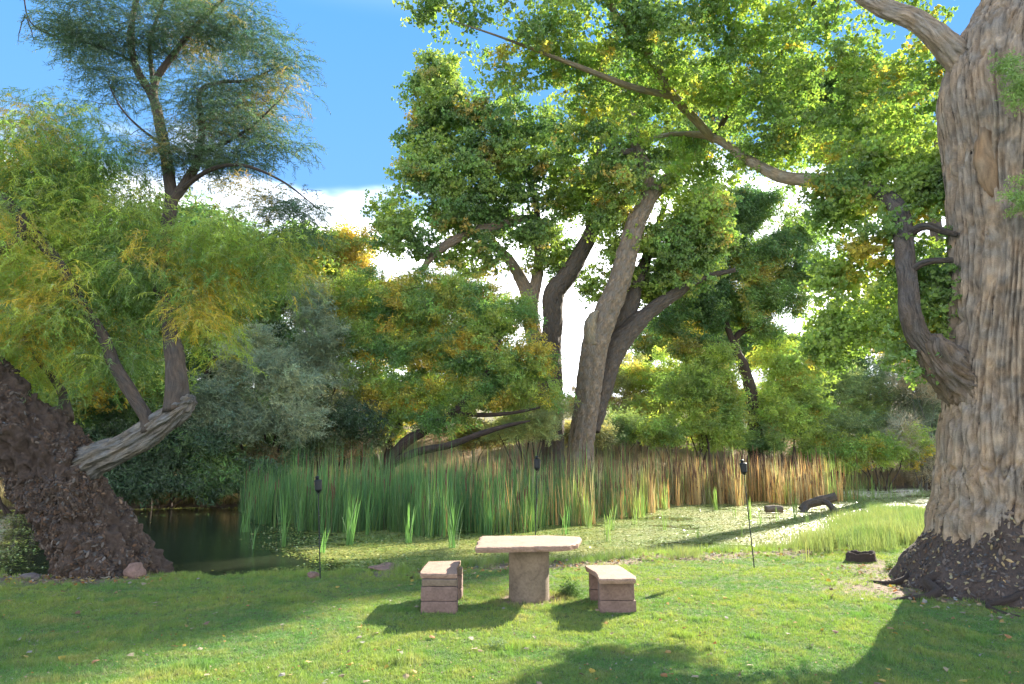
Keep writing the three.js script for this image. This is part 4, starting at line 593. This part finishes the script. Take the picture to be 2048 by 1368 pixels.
{
  const p = onGround(1722, 1122), t = thing('tree_stump', 'low rotten stump with a hollow dark top near the root mound', 'stump', null, p.toArray());
  const ring = (R0, R1, h0, h1) => { const g = new THREE.LatheGeometry([[R0 + 0.05, -0.05], [R0, 0.03], [R0 - 0.01, h0], [R0 - 0.03, h0 + 0.01], [R1, h0 - 0.01], [R1 - 0.02, h1], [0.001, h1 - 0.01]].map(([a, b]) => new THREE.Vector2(a, b)), 60), q = g.attributes.position; for (let i = 0; i < q.count; i++) { const x = q.getX(i), z = q.getZ(i), a = Math.atan2(x, z), k = 1 + 0.16 * noise(Math.sin(a) * 2, 1, Math.cos(a) * 2) + 0.07 * noise(Math.sin(a) * 9, q.getY(i) * 9, Math.cos(a) * 9); q.setXYZ(i, x * k * 1.15, q.getY(i) * (1 + 0.35 * noise(Math.sin(a) * 1.1, 4, Math.cos(a) * 1.1) + 0.12 * noise(Math.sin(a) * 5, 4, Math.cos(a) * 5)), z * k * 0.8); } g.computeVertexNormals(); return g; };
  part('bark_ring', ring(0.21, 0.15, 0.13, 0.06), M.soil, t); 
}
function rock(label, px, py, w, h, mat, lift = 0, at) {
  const p = at ?? onGround(px, py), k = mpp(py, -p.z), g = new THREE.IcosahedronGeometry(1, 5), q = g.attributes.position, s = px * 0.13;
  for (let i = 0; i < q.count; i++) { const v = V3(q.getX(i), q.getY(i), q.getZ(i)); const r = 1 + 0.35 * noise(v.x * 1.1 + s, v.y * 1.1, v.z * 1.1) + 0.12 * fbm(v.x * 3 + s, v.y * 3, v.z * 3, 3); q.setXYZ(i, v.x * r * w * k / 2, v.y * r * h * k / 2, v.z * r * w * k / 2.4); }
  const gg = toCreasedNormals(g, 0.9), m = cast(new THREE.Mesh(gg, mat)), uv = gg.attributes.uv; for (let i = 0; i < uv.count; i++) uv.setXY(i, uv.getX(i) * 1.2, uv.getY(i) * 0.6);
  m.name = numbered('stone'); m.position.copy(p).add(V3(0, h * k * 0.3 + lift, 0)); m.userData = { label, category: 'stone', group: 'loose stones' }; scene.add(m);
}
rock('rounded pink boulder at the foot of the leaning willow', 268, 1155, 40, 38, M.rockPink);
rock('flat grey stone on the lawn before the leaning willow', 62, 1158, 34, 15, M.rockGrey);
rock('small grey stone at the corner of the willow bole', 150, 1156, 26, 24, M.rockGrey);
rock('pinkish stone beside the foot of the shaded torch', 626, 1156, 24, 16, M.rockPink);
rock('pale stone half buried at the willow foot near green shoots', 348, 1142, 18, 18, M.rockPale);
rock('flat brown stone in the shore dirt behind the clipped bench', 772, 1140, 60, 16, M.rockPink);
rock('pale round stone resting on the root mound', 1999, 1062, 22, 20, M.rockPale, 0, V3(6.13, 0.7, -8.28));
rock('pinkish stone on the ground below the root mound', 1925, 1182, 20, 14, M.rockPink);

/* ---------- cattails ---------- */
const cattail = (dry) => variants(4, () => { const b = new Bag(), n = 6; for (let k = 0; k < n; k++) { const a = rr(0, 6.283); b.blade(V3(gauss() * 0.06, 0, gauss() * 0.06), gauss() * 0.12, a, rr(0.5, 1.1) * (dry ? 0.95 : 1), rr(0.013, 0.021), Math.abs(gauss()) * (dry ? 0.22 : 0.16), 5); } return b.build(); });
const cattailHead = variants(2, () => { const b = new Bag(); for (let k = 0; k < 2; k++) { const x = gauss() * 0.1, z = gauss() * 0.1, lx = gauss() * 0.03, h = rr(0.82, 0.98); b.tube(V3(x, 0, z), V3(x + lx, h, z), 0.005, 0.004, 4); b.tube(V3(x + lx, h * 0.86, z), V3(x + lx * 1.1, h * 0.97, z), 0.014, 0.014, 6); } return b.build(); });
{
  const FRONT = [[460, 26], [500, 24.5], [560, 19.6], [700, 18.2], [1000, 18.2], [1100, 19.2], [1250, 22.5], [1350, 28.2], [1480, 29.2], [1690, 29.4]];
  const BACK = [[460, 27], [560, 27], [900, 28.5], [1200, 31], [1350, 33.5], [1690, 34]];
  const green = [], dry = [], heads = [];
  for (let k = 0; k < 6600; k++) {
    const px = rr(505, 1690), f = curveAt(FRONT, px) + noise(px * 0.02, 2, 1) * 1.6 + noise(px * 0.09, 5, 1) * 0.8, bk = curveAt(BACK, px), u = Math.pow(rnd(), 1.5), d = lerp(f, bk, u), x = (px - 1024) / F * d * 1.0135, z = -d;
    if (rnd() < smooth(1570, 1700, px + noise(x, 4, z) * 60)) continue;
    if (noise(x * 0.8, 3, z * 0.8) < -0.26 + (1 - u) * 0.16) continue;
    const p = V3(x, groundAt(x, z), z), reach = -0.25 - p.y, edge = smooth(0, 0.2, u) * 0.25 + 0.75, mixd = smooth(1040, 1330, px + noise(x * 0.5, 8, z * 0.5) * 150 + gauss() * 150) * (1 - 0.55 * smooth(1590, 1680, px));
    const h = (reach + (rr(1.25, 2.45) - 0.5 * smooth(1590, 1690, px) * rnd() + noise(x * 1.1, 6, z * 1.1) * 0.5 + smooth(1150, 1450, px) * 0.12) * edge * lerp(0.72, 1, smooth(470, 600, px)));
    const it = { p, q: turn(gauss() * 0.03, rr(0, 6.28), gauss() * 0.03), s: V3(1.1, h, 1.1) };
    const brown = rnd() < mixd * 0.9;
    if (brown) dry.push({ ...it, c: vary(mix3([0.52, 0.30, 0.105], [0.62, 0.46, 0.20], rnd()), 0.36) });
    else green.push({ ...it, c: vary(mix3(mix3([0.08, 0.20, 0.045], [0.17, 0.30, 0.06], rnd()), [0.32, 0.38, 0.075], mixd * 0.8), 0.38) });
    if (rnd() < 0.06 + 0.3 * mixd) heads.push({ ...it, c: vary([0.14, 0.065, 0.03], 0.2), s: V3(1, h * rr(0.9, 1.02), 1) });
  }
  scatter('cattail_bed', cattail(false), M.grass, green, scene, 'dense bed of green cattail blades standing in the pond', 'cattails', 'blades');
  scatter('dry_cattail_bed', cattail(true), M.leafDry, dry, scene, 'dense bed of dry brown cattail blades standing in the pond', 'cattails', 'blades');
  scatter('cattail_heads', cattailHead, M.leafDry, heads, scene, 'brown seed heads above the cattail bed', 'cattails', 'seed_heads');
}
// separate clumps that stand clear of the bed
const clumpGeo = (n, h, spread, w) => { const b = new Bag(); for (let k = 0; k < n; k++) { const a = rr(0, 6.283); b.blade(V3(gauss() * spread * 0.35, 0, gauss() * spread * 0.35), Math.abs(gauss()) * 0.16, a, h * rr(0.5, 1.05), w * rr(0.8, 1.2), Math.abs(gauss()) * 0.12, 5); } return b.build(); };
function clump(px, py, topY, n, col, label, group, spread = 0.16, w = 0.022) {
  const p = G(px, py, WATER - 0.02), h = (py - topY) * mpp(py, -p.z), g = clumpGeo(n, h, spread, w);
  const m = cast(new THREE.Mesh(g, new THREE.MeshPhysicalMaterial({ color: rgb(...col), roughness: 1, transmission: 0.45, thickness: 0, side: THREE.DoubleSide }))); m.name = numbered('cattail_clump'); m.position.copy(p); m.userData = { label, category: 'cattail', group }; scene.add(m);
}
const CG = [0.14, 0.30, 0.06], CL = [0.20, 0.31, 0.06];
for (const [x, y, ty, n] of [[700, 1092, 970, 26], [565, 1096, 955, 12], [905, 1098, 985, 20], [815, 1088, 1000, 14], [645, 1108, 1050, 9], [505, 1100, 1045, 9], [490, 1066, 985, 10], [735, 1072, 985, 16], [965, 1066, 985, 14], [1130, 1070, 1000, 10]]) clump(x, y, ty, n, CG, 'clump of green cattail blades standing clear of the shaded bed', 'green cattail clumps before the bed');
for (const [x, y, ty, n] of [[1178, 1058, 985, 14], [1215, 1085, 1020, 10], [1225, 1062, 1000, 10], [1270, 1050, 1005, 8], [1330, 1062, 1020, 7]]) clump(x, y, ty, n, CL, 'clump of light green cattail blades near the end of the green bed', 'light cattail clumps at the open water');
for (const [x, y, ty, n] of [[1432, 1022, 972, 16], [1590, 1040, 985, 9], [1500, 1042, 980, 6], [1555, 1044, 1012, 5], [1522, 1050, 1010, 5], [1395, 1078, 1050, 5], [1480, 1075, 1040, 5], [1470, 1036, 1012, 5], [1612, 1046, 1020, 5]]) clump(x, y, ty, n, CL, 'clump of sunlit cattail blades in the glittering open water', 'sunlit cattail clumps in open water');
for (const [x, y, ty, n] of [[1700, 1002, 955, 12], [1725, 1000, 945, 16], [1750, 998, 945, 16], [1775, 1000, 950, 10], [1830, 992, 965, 10], [1845, 995, 970, 8]]) clump(x, y, ty, n, CL, 'clump of bright cattail blades standing in the pale water past the bed', 'cattail clumps past the bed', 0.5);

/* ---------- floating weed ---------- */
{
  const flake = variants(5, () => { const b = new Bag(), n = 7, c = V3(0, 0, 0), ring = Array.from({ length: n }, (_, k) => { const a = k / n * 6.283, r = rr(0.55, 1); return V3(Math.cos(a) * r, gauss() * 0.05, Math.sin(a) * r); }); for (let k = 0; k < n; k++) b.tri(c, ring[(k + 1) % n], ring[k]); return b.build(); });
  const items = [];
  for (let k = 0; k < 330000 && items.length < 170000; k++) {
    const d = 10.5 * Math.pow(4.3, rnd()), x = rr(-0.95, 1.0) * d, z = -d; 
    if (d < shoreAt(x) + 0.5 || d > farAt(x) - 0.4) continue;
    const px = 1024 + x / d * F / 1.0135;
    const n = fbm(x * 0.32, 6, z * 0.55, 4), m = fbm(x * 1.7, 9, z * 3.2, 3), want = smooth(-0.34, 0.12, n + m * 0.55 + 0.62 * smooth(520, 780, px) - 0.30 * smooth(650, 480, px) + 0.5 * smooth(180, 60, px) + 0.42 * smooth(24.6, 26, d) * smooth(640, 480, px) - 0.16);
    if (rnd() > want) continue;
    const t = rnd(), c = vary(mix3(mix3([0.19, 0.25, 0.045], [0.33, 0.31, 0.10], smooth(0.2, 0.8, t + n)), [0.16, 0.22, 0.035], rnd() * 0.6), 0.2);
    const s = rr(0.010, 0.026) * (0.55 + d / 22);
    items.push({ p: V3(x, WATER + 0.006 + rnd() * 0.012, z), q: turn(gauss() * (k % 4 ? 0.06 : 0.36), rr(0, 6.28), gauss() * (k % 4 ? 0.06 : 0.36)), s: V3(s, s * 0.5, s), c });
  }
  scatter('floating_weed', flake, M.flake, items, scene, 'mat of yellow green weed and scum floating on the pond', 'weed', 'fronds');
}

// the thin film of algae under the weed: a sheet with open holes
{
  const pos = [], col = [], uv = [], idx = [], nx = 300, nz = 330, ok = [];
  for (let j = 0; j <= nz; j++) for (let i = 0; i <= nx; i++) {
    const d = 10.6 * Math.pow(4.2, j / nz), x = lerp(-0.95, 1, i / nx) * d, z = -d, px = 1024 + x / d * F / 1.0135, n = fbm(x * 0.32, 6, z * 0.55, 4), m = fbm(x * 1.7, 9, z * 3.2, 3), q = fbm(x * 2.5, 3, z * 2.5, 4);
    pos.push(x, WATER + 0.004 + 0.003 * q, z); uv.push(x, z); const c = mix3(mix3([0.15, 0.215, 0.04], [0.27, 0.265, 0.085], smooth(-0.2, 0.25, n + q * 0.6)), [0.12, 0.15, 0.04], smooth(0, 0.3, m)); col.push(c[0] * (1 + q * 0.6), c[1] * (1 + q * 0.6), c[2] * (1 + q * 0.6));
    ok.push(d > shoreAt(x) + 0.3 && d < farAt(x) + 0.3 && n + m * 0.55 + 0.62 * smooth(520, 780, px) - 0.34 * smooth(650, 480, px) + 0.5 * smooth(180, 60, px) + 0.42 * smooth(24.6, 26, d) * smooth(640, 480, px) - 0.36 > 0);
  }
  for (let j = 0; j < nz; j++) for (let i = 0; i < nx; i++) { const a = j * (nx + 1) + i, b = a + 1, c = a + nx + 1, d = c + 1; if (ok[a] && ok[b] && ok[d]) idx.push(a, b, d); if (ok[a] && ok[d] && ok[c]) idx.push(a, d, c); }
  const g = new THREE.BufferGeometry(); g.setAttribute('position', new THREE.Float32BufferAttribute(pos, 3)); g.setAttribute('color', new THREE.Float32BufferAttribute(col, 3)); g.setAttribute('uv', new THREE.Float32BufferAttribute(uv, 2)); g.setIndex(idx); g.computeVertexNormals();
  const m = cast(new THREE.Mesh(g, std({ vertexColors: true, roughness: 0.3, bumpMap: grainH, bumpScale: 0.012, side: THREE.DoubleSide }))); m.name = 'algae_film'; m.userData = { kind: 'stuff', label: 'thin pale yellow green film of algae on the pond', category: 'algae' }; scene.add(m);
}

/* ---------- grasses ---------- */
{
  const tuft = variants(6, () => { const b = new Bag(); for (let k = 0; k < 8; k++) b.blade(V3(gauss() * 0.022, -0.004, gauss() * 0.022), Math.abs(gauss()) * 0.35, rr(0, 6.283), rr(0.018, 0.042), rr(0.0025, 0.0045), Math.abs(gauss()) * 0.25, 2); return b.build(); });
  const items = [], A = [0.105, 0.24, 0.032], B = [0.235, 0.32, 0.036], C = [0.37, 0.30, 0.11];
  for (let k = 0; k < 330000 && items.length < 230000; k++) {
    const d = 3.6 * Math.pow(19 / 3.6, rnd()), x = rr(-1, 1) * (0.84 * d + 1.4), z = -d, s = shoreAt(x);
    if (d > s + 0.55) continue;
    const dirt = dirtNear(x, z); if (rnd() < dirt * 0.93) continue;
    const n = fbm(x * 0.7, 3, z * 0.7, 4), n2 = noise(x * 3.5, 5, z * 3.5), near = smooth(-1.6, -0.3, d - s) * (x > -2 ? 1 : 0.55), ring = smooth(0.65, 0.35, Math.hypot(x - 0.2, z + 8.6));
    let c = mix3(A, B, clamp(0.52 + n * 1.8 + n2 * 0.5, 0, 1)); c = mix3(c, C, clamp(n2 * 0.5 + gauss() * 0.2 + ring * 0.45 + 0.9 * Math.max(0, fbm(x * 1.6, 12, z * 1.6, 3) - 0.12), 0, 0.85)); c = mix3(c, [0.28, 0.40, 0.05], near * 0.6);
    const h = (0.75 + 0.6 * n + 0.5 * n2 + 1.6 * smooth(0.16, 0.4, fbm(x * 1.9, 21, z * 1.9, 3)) + (rnd() < 0.03 ? rr(0.5, 1.3) : 0) + near * rr(0.2, 4.6) * Math.max(0.1, 0.6 + 1.1 * n2 + n) + ring * 0.9);
    items.push({ p: V3(x, groundAt(x, z), z), q: turn(0, rr(0, 6.28), 0), s: V3(1.15, Math.max(0.5, h), 1.15), c: vary(c, 0.16) });
  }
  scatter('lawn_grass', tuft, M.grass, items, scene, 'short mown green lawn grass around the table', 'grass', 'blades');
  // marsh grass by the right shore
  const tall = variants(4, () => { const b = new Bag(); for (let k = 0; k < 9; k++) b.blade(V3(gauss() * 0.06, 0, gauss() * 0.06), Math.abs(gauss()) * 0.22, rr(0, 6.283), rr(0.18, 0.42), rr(0.005, 0.009), Math.abs(gauss()) * 0.25, 3); return b.build(); });
  const marsh = [];
  for (let k = 0; k < 26000; k++) {
    const low = k % 3 === 0, x = low ? rr(-2, 9) : rr(3.5, 15), s = curveAt(SHORE, x), d = low ? s + rr(-1.1, 0.75) : s + rr(-2.2, 5.5), z = -d, px = 1024 + x / d * F; if (d < 10.5 || px > 2300) continue;
    const far = d - s, n = noise(x * 0.9, 4, z * 0.9), w = smooth(1560, 1740, px + n * 120) ; if (low ? rnd() > 0.25 + 1.6 * noise(x * 1.7, 6, z * 1.7) + 0.3 * (far + 0.3) : rnd() > w * smooth(5.2, 2.5, far + n * 2) * smooth(-2.2, -0.8, far + n)) continue;
    if (Math.hypot(x - TREE_R.x, z - TREE_R.z) < 2.2) continue;
    const y = Math.max(groundAt(x, z), WATER - 0.12);
    marsh.push({ p: V3(x, y, z), q: turn(0, rr(0, 6.28), 0), s: low ? rr(0.25, 0.62) : rr(0.7, 1.25), c: vary(mix3([0.13, 0.21, 0.04], [0.26, 0.29, 0.075], clamp(0.5 + n + gauss() * 0.2, 0, 1)), 0.14) });
  }
  scatter('marsh_grass', tall, M.grass, marsh, scene, 'tall bright grass along the shore and in the shallows by the root mound', 'grass', 'blades');
  // dry grass on the far bank
  const bank = [];
  for (let k = 0; k < 16000; k++) {
    const x = rr(-26, 36), f = farAt(x), d = f + 0.2 + 18 * Math.pow(rnd(), 1.8), z = -d, n = fbm(x * 0.3, 7, z * 0.3, 3); if (rnd() > 0.75 + n) continue;
        bank.push({ p: V3(x, groundAt(x, z) - 0.03, z), q: turn(0, rr(0, 6.28), 0), s: rr(1.2, 2.4), c: vary(mix3([0.40, 0.28, 0.15], [0.17, 0.19, 0.06], clamp(0.35 + n * 1.6 + gauss() * 0.15, 0, 1)), 0.16) });
  }
  scatter('bank_grass', tall, M.leafDry, bank, scene, 'dry tan grass on the slope of the far bank', 'grass', 'blades');
}

/* ---------- small plants by the trunks ---------- */
function weedClump(name, label, px, py, n, r, col, s, lift = 0, at) {
  const p = at ?? onGround(px, py), t = thing(name, label, 'plant', null, [p.x, p.y + lift, p.z]), items = [];
  for (let k = 0; k < n; k++) { const d = dirRnd(); items.push({ p: V3(d.x * r * Math.sqrt(rnd()), Math.abs(d.y) * r * 0.7, d.z * r * Math.sqrt(rnd())), q: turn(gauss() * 0.5 - 0.7, rr(0, 6.28), gauss() * 0.5), s: s * rr(0.7, 1.2), c: vary(col, 0.15) }); }
  scatter('foliage', sprigFine, M.leaf, items, t);
}
weedClump('weed_plant', 'low leafy green weed at the foot of the root mound', 1900, 1172, 60, 0.26, [0.075, 0.17, 0.055], 0.5);
weedClump('weed_plant', 'small grey green weed beside the low stump', 1845, 1160, 34, 0.2, [0.11, 0.19, 0.06], 0.42);
weedClump('weed_plant', 'bright small weed patch right of the hollow stump', 1790, 1140, 26, 0.16, [0.15, 0.24, 0.05], 0.4);
weedClump('weed_plant', 'leafy shoots growing against the right side of the willow bole', 325, 1138, 70, 0.24, [0.13, 0.20, 0.045], 0.5);
weedClump('weed_plant', 'bushy green tuft on the shore behind the clipped bench', 780, 1138, 30, 0.18, [0.17, 0.25, 0.045], 0.42);
weedClump('weed_plant', 'tiny pale weed in the lawn before the table', 992, 1298, 16, 0.07, [0.16, 0.24, 0.09], 0.28);
weedClump('weed_plant', 'tall green tuft beside the curved bench', 1142, 1192, 40, 0.16, [0.09, 0.17, 0.03], 0.45);

/* ---------- fallen leaves ---------- */
{
  const leafGeo = variants(5, () => { const b = new Bag(); b.leaf(V3(0, 0, -0.03), V3(0, gauss() * 0.25, 1), V3(gauss() * 0.3, 1, 0), rr(0.06, 0.075), rr(0.06, 0.075), rr(-0.25, 0.45), 1); b.tube(V3(0, 0, -0.03), V3(0.01, 0.008, -0.06), 0.0012, 0.0008); return b.build(); });
  const tones = [[0.36, 0.25, 0.03], [0.34, 0.20, 0.04], [0.28, 0.20, 0.10], [0.26, 0.21, 0.12], [0.14, 0.08, 0.04], [0.28, 0.12, 0.03], [0.24, 0.21, 0.16]];
  const toneName = ['bright yellow', 'golden brown', 'tan', 'pale straw', 'dark brown', 'rusty orange', 'whitish grey'];
  const mats = tones.map((c) => new THREE.MeshPhysicalMaterial({ color: rgb(...c), roughness: 1, transmission: 0.2, thickness: 0, side: THREE.DoubleSide }));
  const spot = () => { for (;;) { const d = 4.6 * Math.pow(13 / 4.6, rnd()), x = rr(-0.8, 0.8) * d; if (d < shoreAt(x) - 0.3) return [x, -d]; } };
  for (let k = 0; k < 260; k++) {
    const [x, z] = k < 14 ? [rr(-6.9, -4.6), -rr(9.5, 10.2)] : spot(), m = cast(new THREE.Mesh(leafGeo[k % 5], mats[Math.floor(Math.pow(rnd(), 1.25) * tones.length)]));
    m.name = numbered('fallen_leaf'); m.position.set(x, groundAt(x, z) + 0.028 + rnd() * 0.012, z); m.rotation.set(gauss() * 0.3, rr(0, 6.28), gauss() * 0.3); m.scale.setScalar(rr(0.5, 1.0)); m.userData = { label: `${toneName[mats.indexOf(m.material)]} fallen leaf lying on the mown lawn`, category: 'leaf', group: 'fallen leaves on the lawn' }; scene.add(m);
  }
  // litter nobody could count: along the shore, round the trunks
  const items = [], push = (x, y, z) => items.push({ p: V3(x, y, z), q: turn(gauss() * 0.5, rr(0, 6.28), gauss() * 0.5), s: rr(0.4, 1), c: vary(tones[Math.floor(rnd() * tones.length)], 0.25) });
  for (let k = 0; k < 2600; k++) { const [x, z] = spot(), it = items.length; push(x, groundAt(x, z) + 0.022, z); items[it].s *= 0.35; }
  for (let k = 0; k < 900; k++) { const x = rr(-1.5, 8), d = shoreAt(x) - 0.9 + gauss() * 0.45; push(x, groundAt(x, -d) + 0.025, -d); }
  for (let k = 0; k < 380; k++) { const a = rr(-2.4, 0.6), r = 1.75 + Math.abs(gauss()) * 0.9, x = TREE_R.x + Math.sin(a) * r, z = TREE_R.z + Math.cos(a) * r; push(x, groundAt(x, z) + 0.03, z); }
  for (let k = 0; k < 260; k++) { const x = -6.2 + gauss() * 1.0, z = -10.05 + gauss() * 0.35; push(x, groundAt(x, z) + 0.03, z); }
  scatter('leaf_litter', leafGeo, M.leafDry, items, scene, 'scattered dry leaf litter along the shore and round the trunks', 'leaves', 'leaves');
}

renderer.render(scene, camera);
